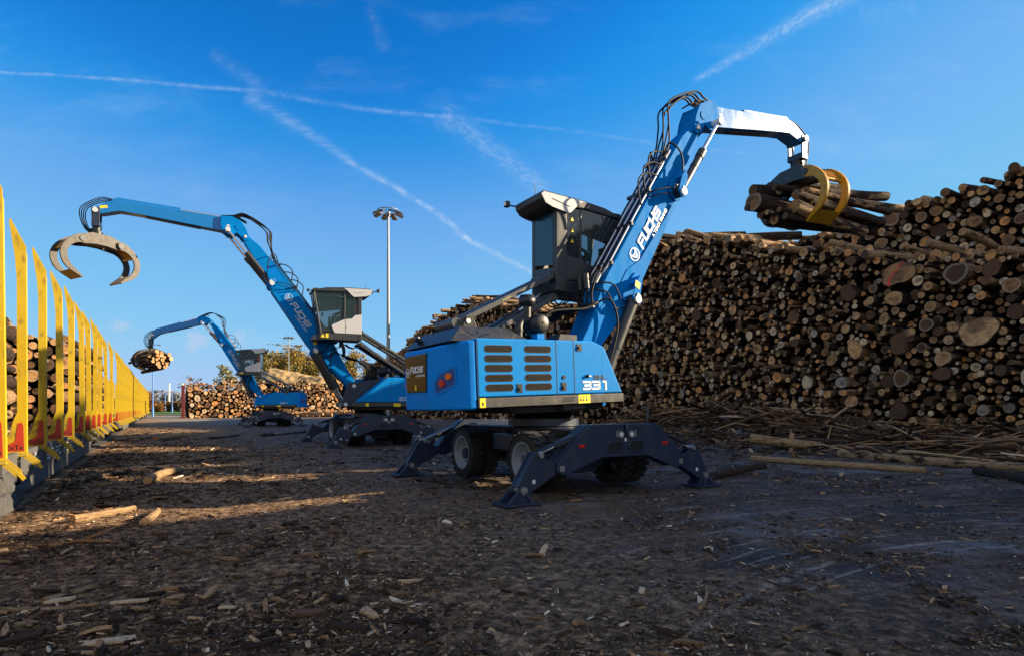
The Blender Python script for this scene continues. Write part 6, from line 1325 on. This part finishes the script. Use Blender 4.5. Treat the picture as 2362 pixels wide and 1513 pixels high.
# hedges and distant bare woodland
for k, (x0, x1, Y, h, cols, lab, dens) in enumerate([(374, 428, 205, 3.2, BR, 'dark brown hedge behind the blue street lamps', 2600), (343, 376, 190, 2.6, ORG+BR, 'rust-red hedge at the end of the train', 1500)]):
    nr = np.random.default_rng(k); n = dens; xa, xb = (x0-1181)/1350*Y, (x1-1181)/1350*Y; C = np.stack([nr.uniform(xa, xb, n), Y+nr.normal(0, .8, n), nr.random(n)**.8*h*(.85+.3*vnoise(nr.uniform(0, 1, n)*9, np.zeros(n), 3))], -1)
    a = nr.normal(0, 1, (n, 3)); a /= np.linalg.norm(a, axis=1)[:, None]; b = np.cross(a, nr.normal(0, 1, (n, 3))); b /= np.linalg.norm(b, axis=1)[:, None]; s = .8; V = np.stack([C-a*s*.5, C+b*s*.4, C+a*s*.5, C-b*s*.4], 1).reshape(-1, 3)
    me = np_mesh('hedge', V, [np.arange(4*n).reshape(n, 4)], [MAT['leaf']], smooth=False); cc = np.array(cols)[nr.integers(0, len(cols), n)]; cc = np.concatenate([cc*(.7+.6*nr.random((n, 1))), np.ones((n, 1))], 1).astype(np.float32); me.attributes.new('rn', 'FLOAT_COLOR', 'POINT').data.foreach_set('color', np.repeat(cc, 4, 0).ravel()); tag(link('hedge', me), lab, 'hedge')
def woodland():
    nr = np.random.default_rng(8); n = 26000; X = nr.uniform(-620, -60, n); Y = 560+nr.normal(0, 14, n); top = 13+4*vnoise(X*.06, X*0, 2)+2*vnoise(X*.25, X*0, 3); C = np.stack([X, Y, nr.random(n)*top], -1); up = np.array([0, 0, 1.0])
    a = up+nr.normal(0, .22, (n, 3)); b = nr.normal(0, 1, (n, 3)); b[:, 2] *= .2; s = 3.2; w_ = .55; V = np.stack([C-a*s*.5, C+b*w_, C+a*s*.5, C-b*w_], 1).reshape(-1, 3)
    me = np_mesh('woodland', V, [np.arange(4*n).reshape(n, 4)], [MAT['leaf']], smooth=False); cc = np.array([(.17, .185, .215), (.145, .155, .18), (.20, .20, .22)])[nr.integers(0, 3, n)]; cc = np.concatenate([cc, np.ones((n, 1))], 1).astype(np.float32); me.attributes.new('rn', 'FLOAT_COLOR', 'POINT').data.foreach_set('color', np.repeat(cc, 4, 0).ravel()); tag(link('woodland', me), 'hazy grey bare woodland on the horizon at left', 'woodland', kind='stuff')  # distance haze painted into these grey-blue tree colours
woodland()

def flood_mast(px, Y, ytop, lab, r0=.2):
    X = (px-1181)/1350*Y; h = 1.5+(939-ytop)*Y/1350; root = empty('floodlight_mast', (X, Y, 0), .3, lab, 'floodlight mast', 'floodlight masts'); k = h/18.5*.80
    MB().mat(GALV).cyl((0, 0, 0), (0, 0, h*.45), r0, r0*.78, 18).cyl((0, 0, h*.45), (0, 0, h-.2*k), r0*.76, r0*.45, 18).cyl((0, 0, 0), (0, 0, .5), r0*1.25, n=18).build('pole', root)
    m = MB().mat(GALV); n = 28; R_ = 1.15*k
    m.tube([(R_*math.cos(2*math.pi*i/n), R_*math.sin(2*math.pi*i/n), h) for i in range(n+1)], .05*k, 6, 0)
    for i in range(4): a = i*math.pi/2; m.bar((0, 0, h-.35*k), (R_*math.cos(a), R_*math.sin(a), h), .05*k, .05*k)
    m.cyl((0, 0, h-.6*k), (0, 0, h-.15*k), .22*k, n=14); m.tube([(-.2*k, 0, h-.6*k), (-.5*k, 0, h-1.2*k), (-.7*k, .1*k, h-.9*k), (-.9*k, .1*k, h-.3*k)], .025*k, 5, 4); m.build('ring_frame', root)
    for i in range(8):
        a = 2*math.pi*(i+.25)/8; rot = Matrix.Rotation(a, 3, 'Z') @ Matrix.Rotation(R(20), 3, 'Y'); c = Vector((1.25*k*math.cos(a), 1.25*k*math.sin(a), h-.32*k))
        m = MB().mat(GREY).box(c, (.85*k, .55*k, .16*k), rot).bar(c, (1.0*k*math.cos(a), 1.0*k*math.sin(a), h), .04*k, .04*k).mat(pbr('lamp_glass_brass', (.45, .33, .18), .25)).box(c-rot @ Vector((0, 0, .09*k)), (.75*k, .45*k, .02*k), rot); m.build('floodlight', root)
flood_mast(895.5, 52, 487, 'tall grey floodlight mast standing between the middle and nearest handlers', .19)
flood_mast(666, 128, 777, 'distant floodlight mast in front of the golden trees', .17)
def street_lamp(px, Y, ytop, lab, arm=1.0, r0=.09, grp='blue street lamps beyond the train', d=-1, z0=.0):
    X = (px-1181)/1350*Y; h = 1.5+(939-ytop)*Y/1350; root = empty('street_lamp', (X, Y, z0), 0, lab, 'street lamp', grp)
    MB().mat(LBLUE).cyl((0, 0, 0), (0, 0, 1.6), r0*1.7, n=12).cyl((0, 0, 1.6), (0, 0, h), r0, r0*.7, 12).tube([(0, 0, h-.1), (d*arm*.4, 0, h+.05), (d*arm, 0, h)], r0*.5, 6, 3).build('pole', root)
    MB().mat(LBLUE).lathe([(0, .06), (.08, .3), (.32, .46), (.36, .46)], (d*arm, 0, h+.02), (d*arm, 0, -5), 16).mat(WHITE).lathe([(.36, .42), (.42, .3), (.44, .02)], (d*arm, 0, h+.02), (d*arm, 0, -5), 16).build('lamp_head', root)
street_lamp(397, 172, 905, 'nearest blue street lamp, right one of the row beyond the train', 1.8, .13)
street_lamp(381, 195, 907, 'blue street lamp second from the right in the row beyond the train', 1.8, .13)
street_lamp(366, 215, 912, 'blue street lamp third from the right in the row beyond the train', 1.5, .13)
street_lamp(358, 235, 918, 'leftmost and farthest blue street lamp of the row', 1.2, .13)
def tall_lamp():
    px, Y = 352.5, 96; X = (px-1181)/1350*Y; h = 1.5+(939-795)*Y/1350; root = empty('tall_lamp_post', (X, Y, 0), 0, 'tall thin blue lamp post behind the hanging log bundle', 'lamp post')
    MB().mat(LBLUE).cyl((0, 0, 0), (0, 0, 1.4), .16, n=12).cyl((0, 0, 1.4), (0, 0, h), .10, .07, 12).tube([(0, 0, h-.1), (.4, 0, h+.02), (.9, 0, h)], .04, 6, 2).build('pole', root); MB().mat(GALV).box((1.05, 0, h-.02), (.7, .3, .12)).build('lamp_head', root, .03)
tall_lamp()
for (px, yt, lab) in ((390, 885, 'white chimney pole on the horizon, behind the right blue street lamp'), (421, 885, 'white chimney pole on the horizon just left of the red post')):
    Y = 320; h = 1.5+(939-yt)*Y/1350; m = MB().mat(POLEW).cyl((0, 0, 0), (0, 0, h), .55, .42, 14).cyl((0, 0, h-.5), (0, 0, h+.1), .56, n=14); o = m.build('chimney_pole'); o.location = ((px-1181)/1350*Y, Y, 0); tag(o, lab, 'chimney')
m = MB().mat(pbr('cabinet_beige', (.45, .44, .38), .6)).box((0, 0, .65), (1.0, .5, 1.2)).box((0, 0, 1.28), (1.08, .58, .06)).mat(GREY).box((0, 0, .04), (1.04, .54, .08)).box((0, -.255, .65), (.01, .006, 1.1)); o = m.build('control_cabinet', None, .01); o.location = ((424-1181)/1350*110, 110, 0); tag(o, 'beige control cabinet at the grass edge left of the red post', 'cabinet')
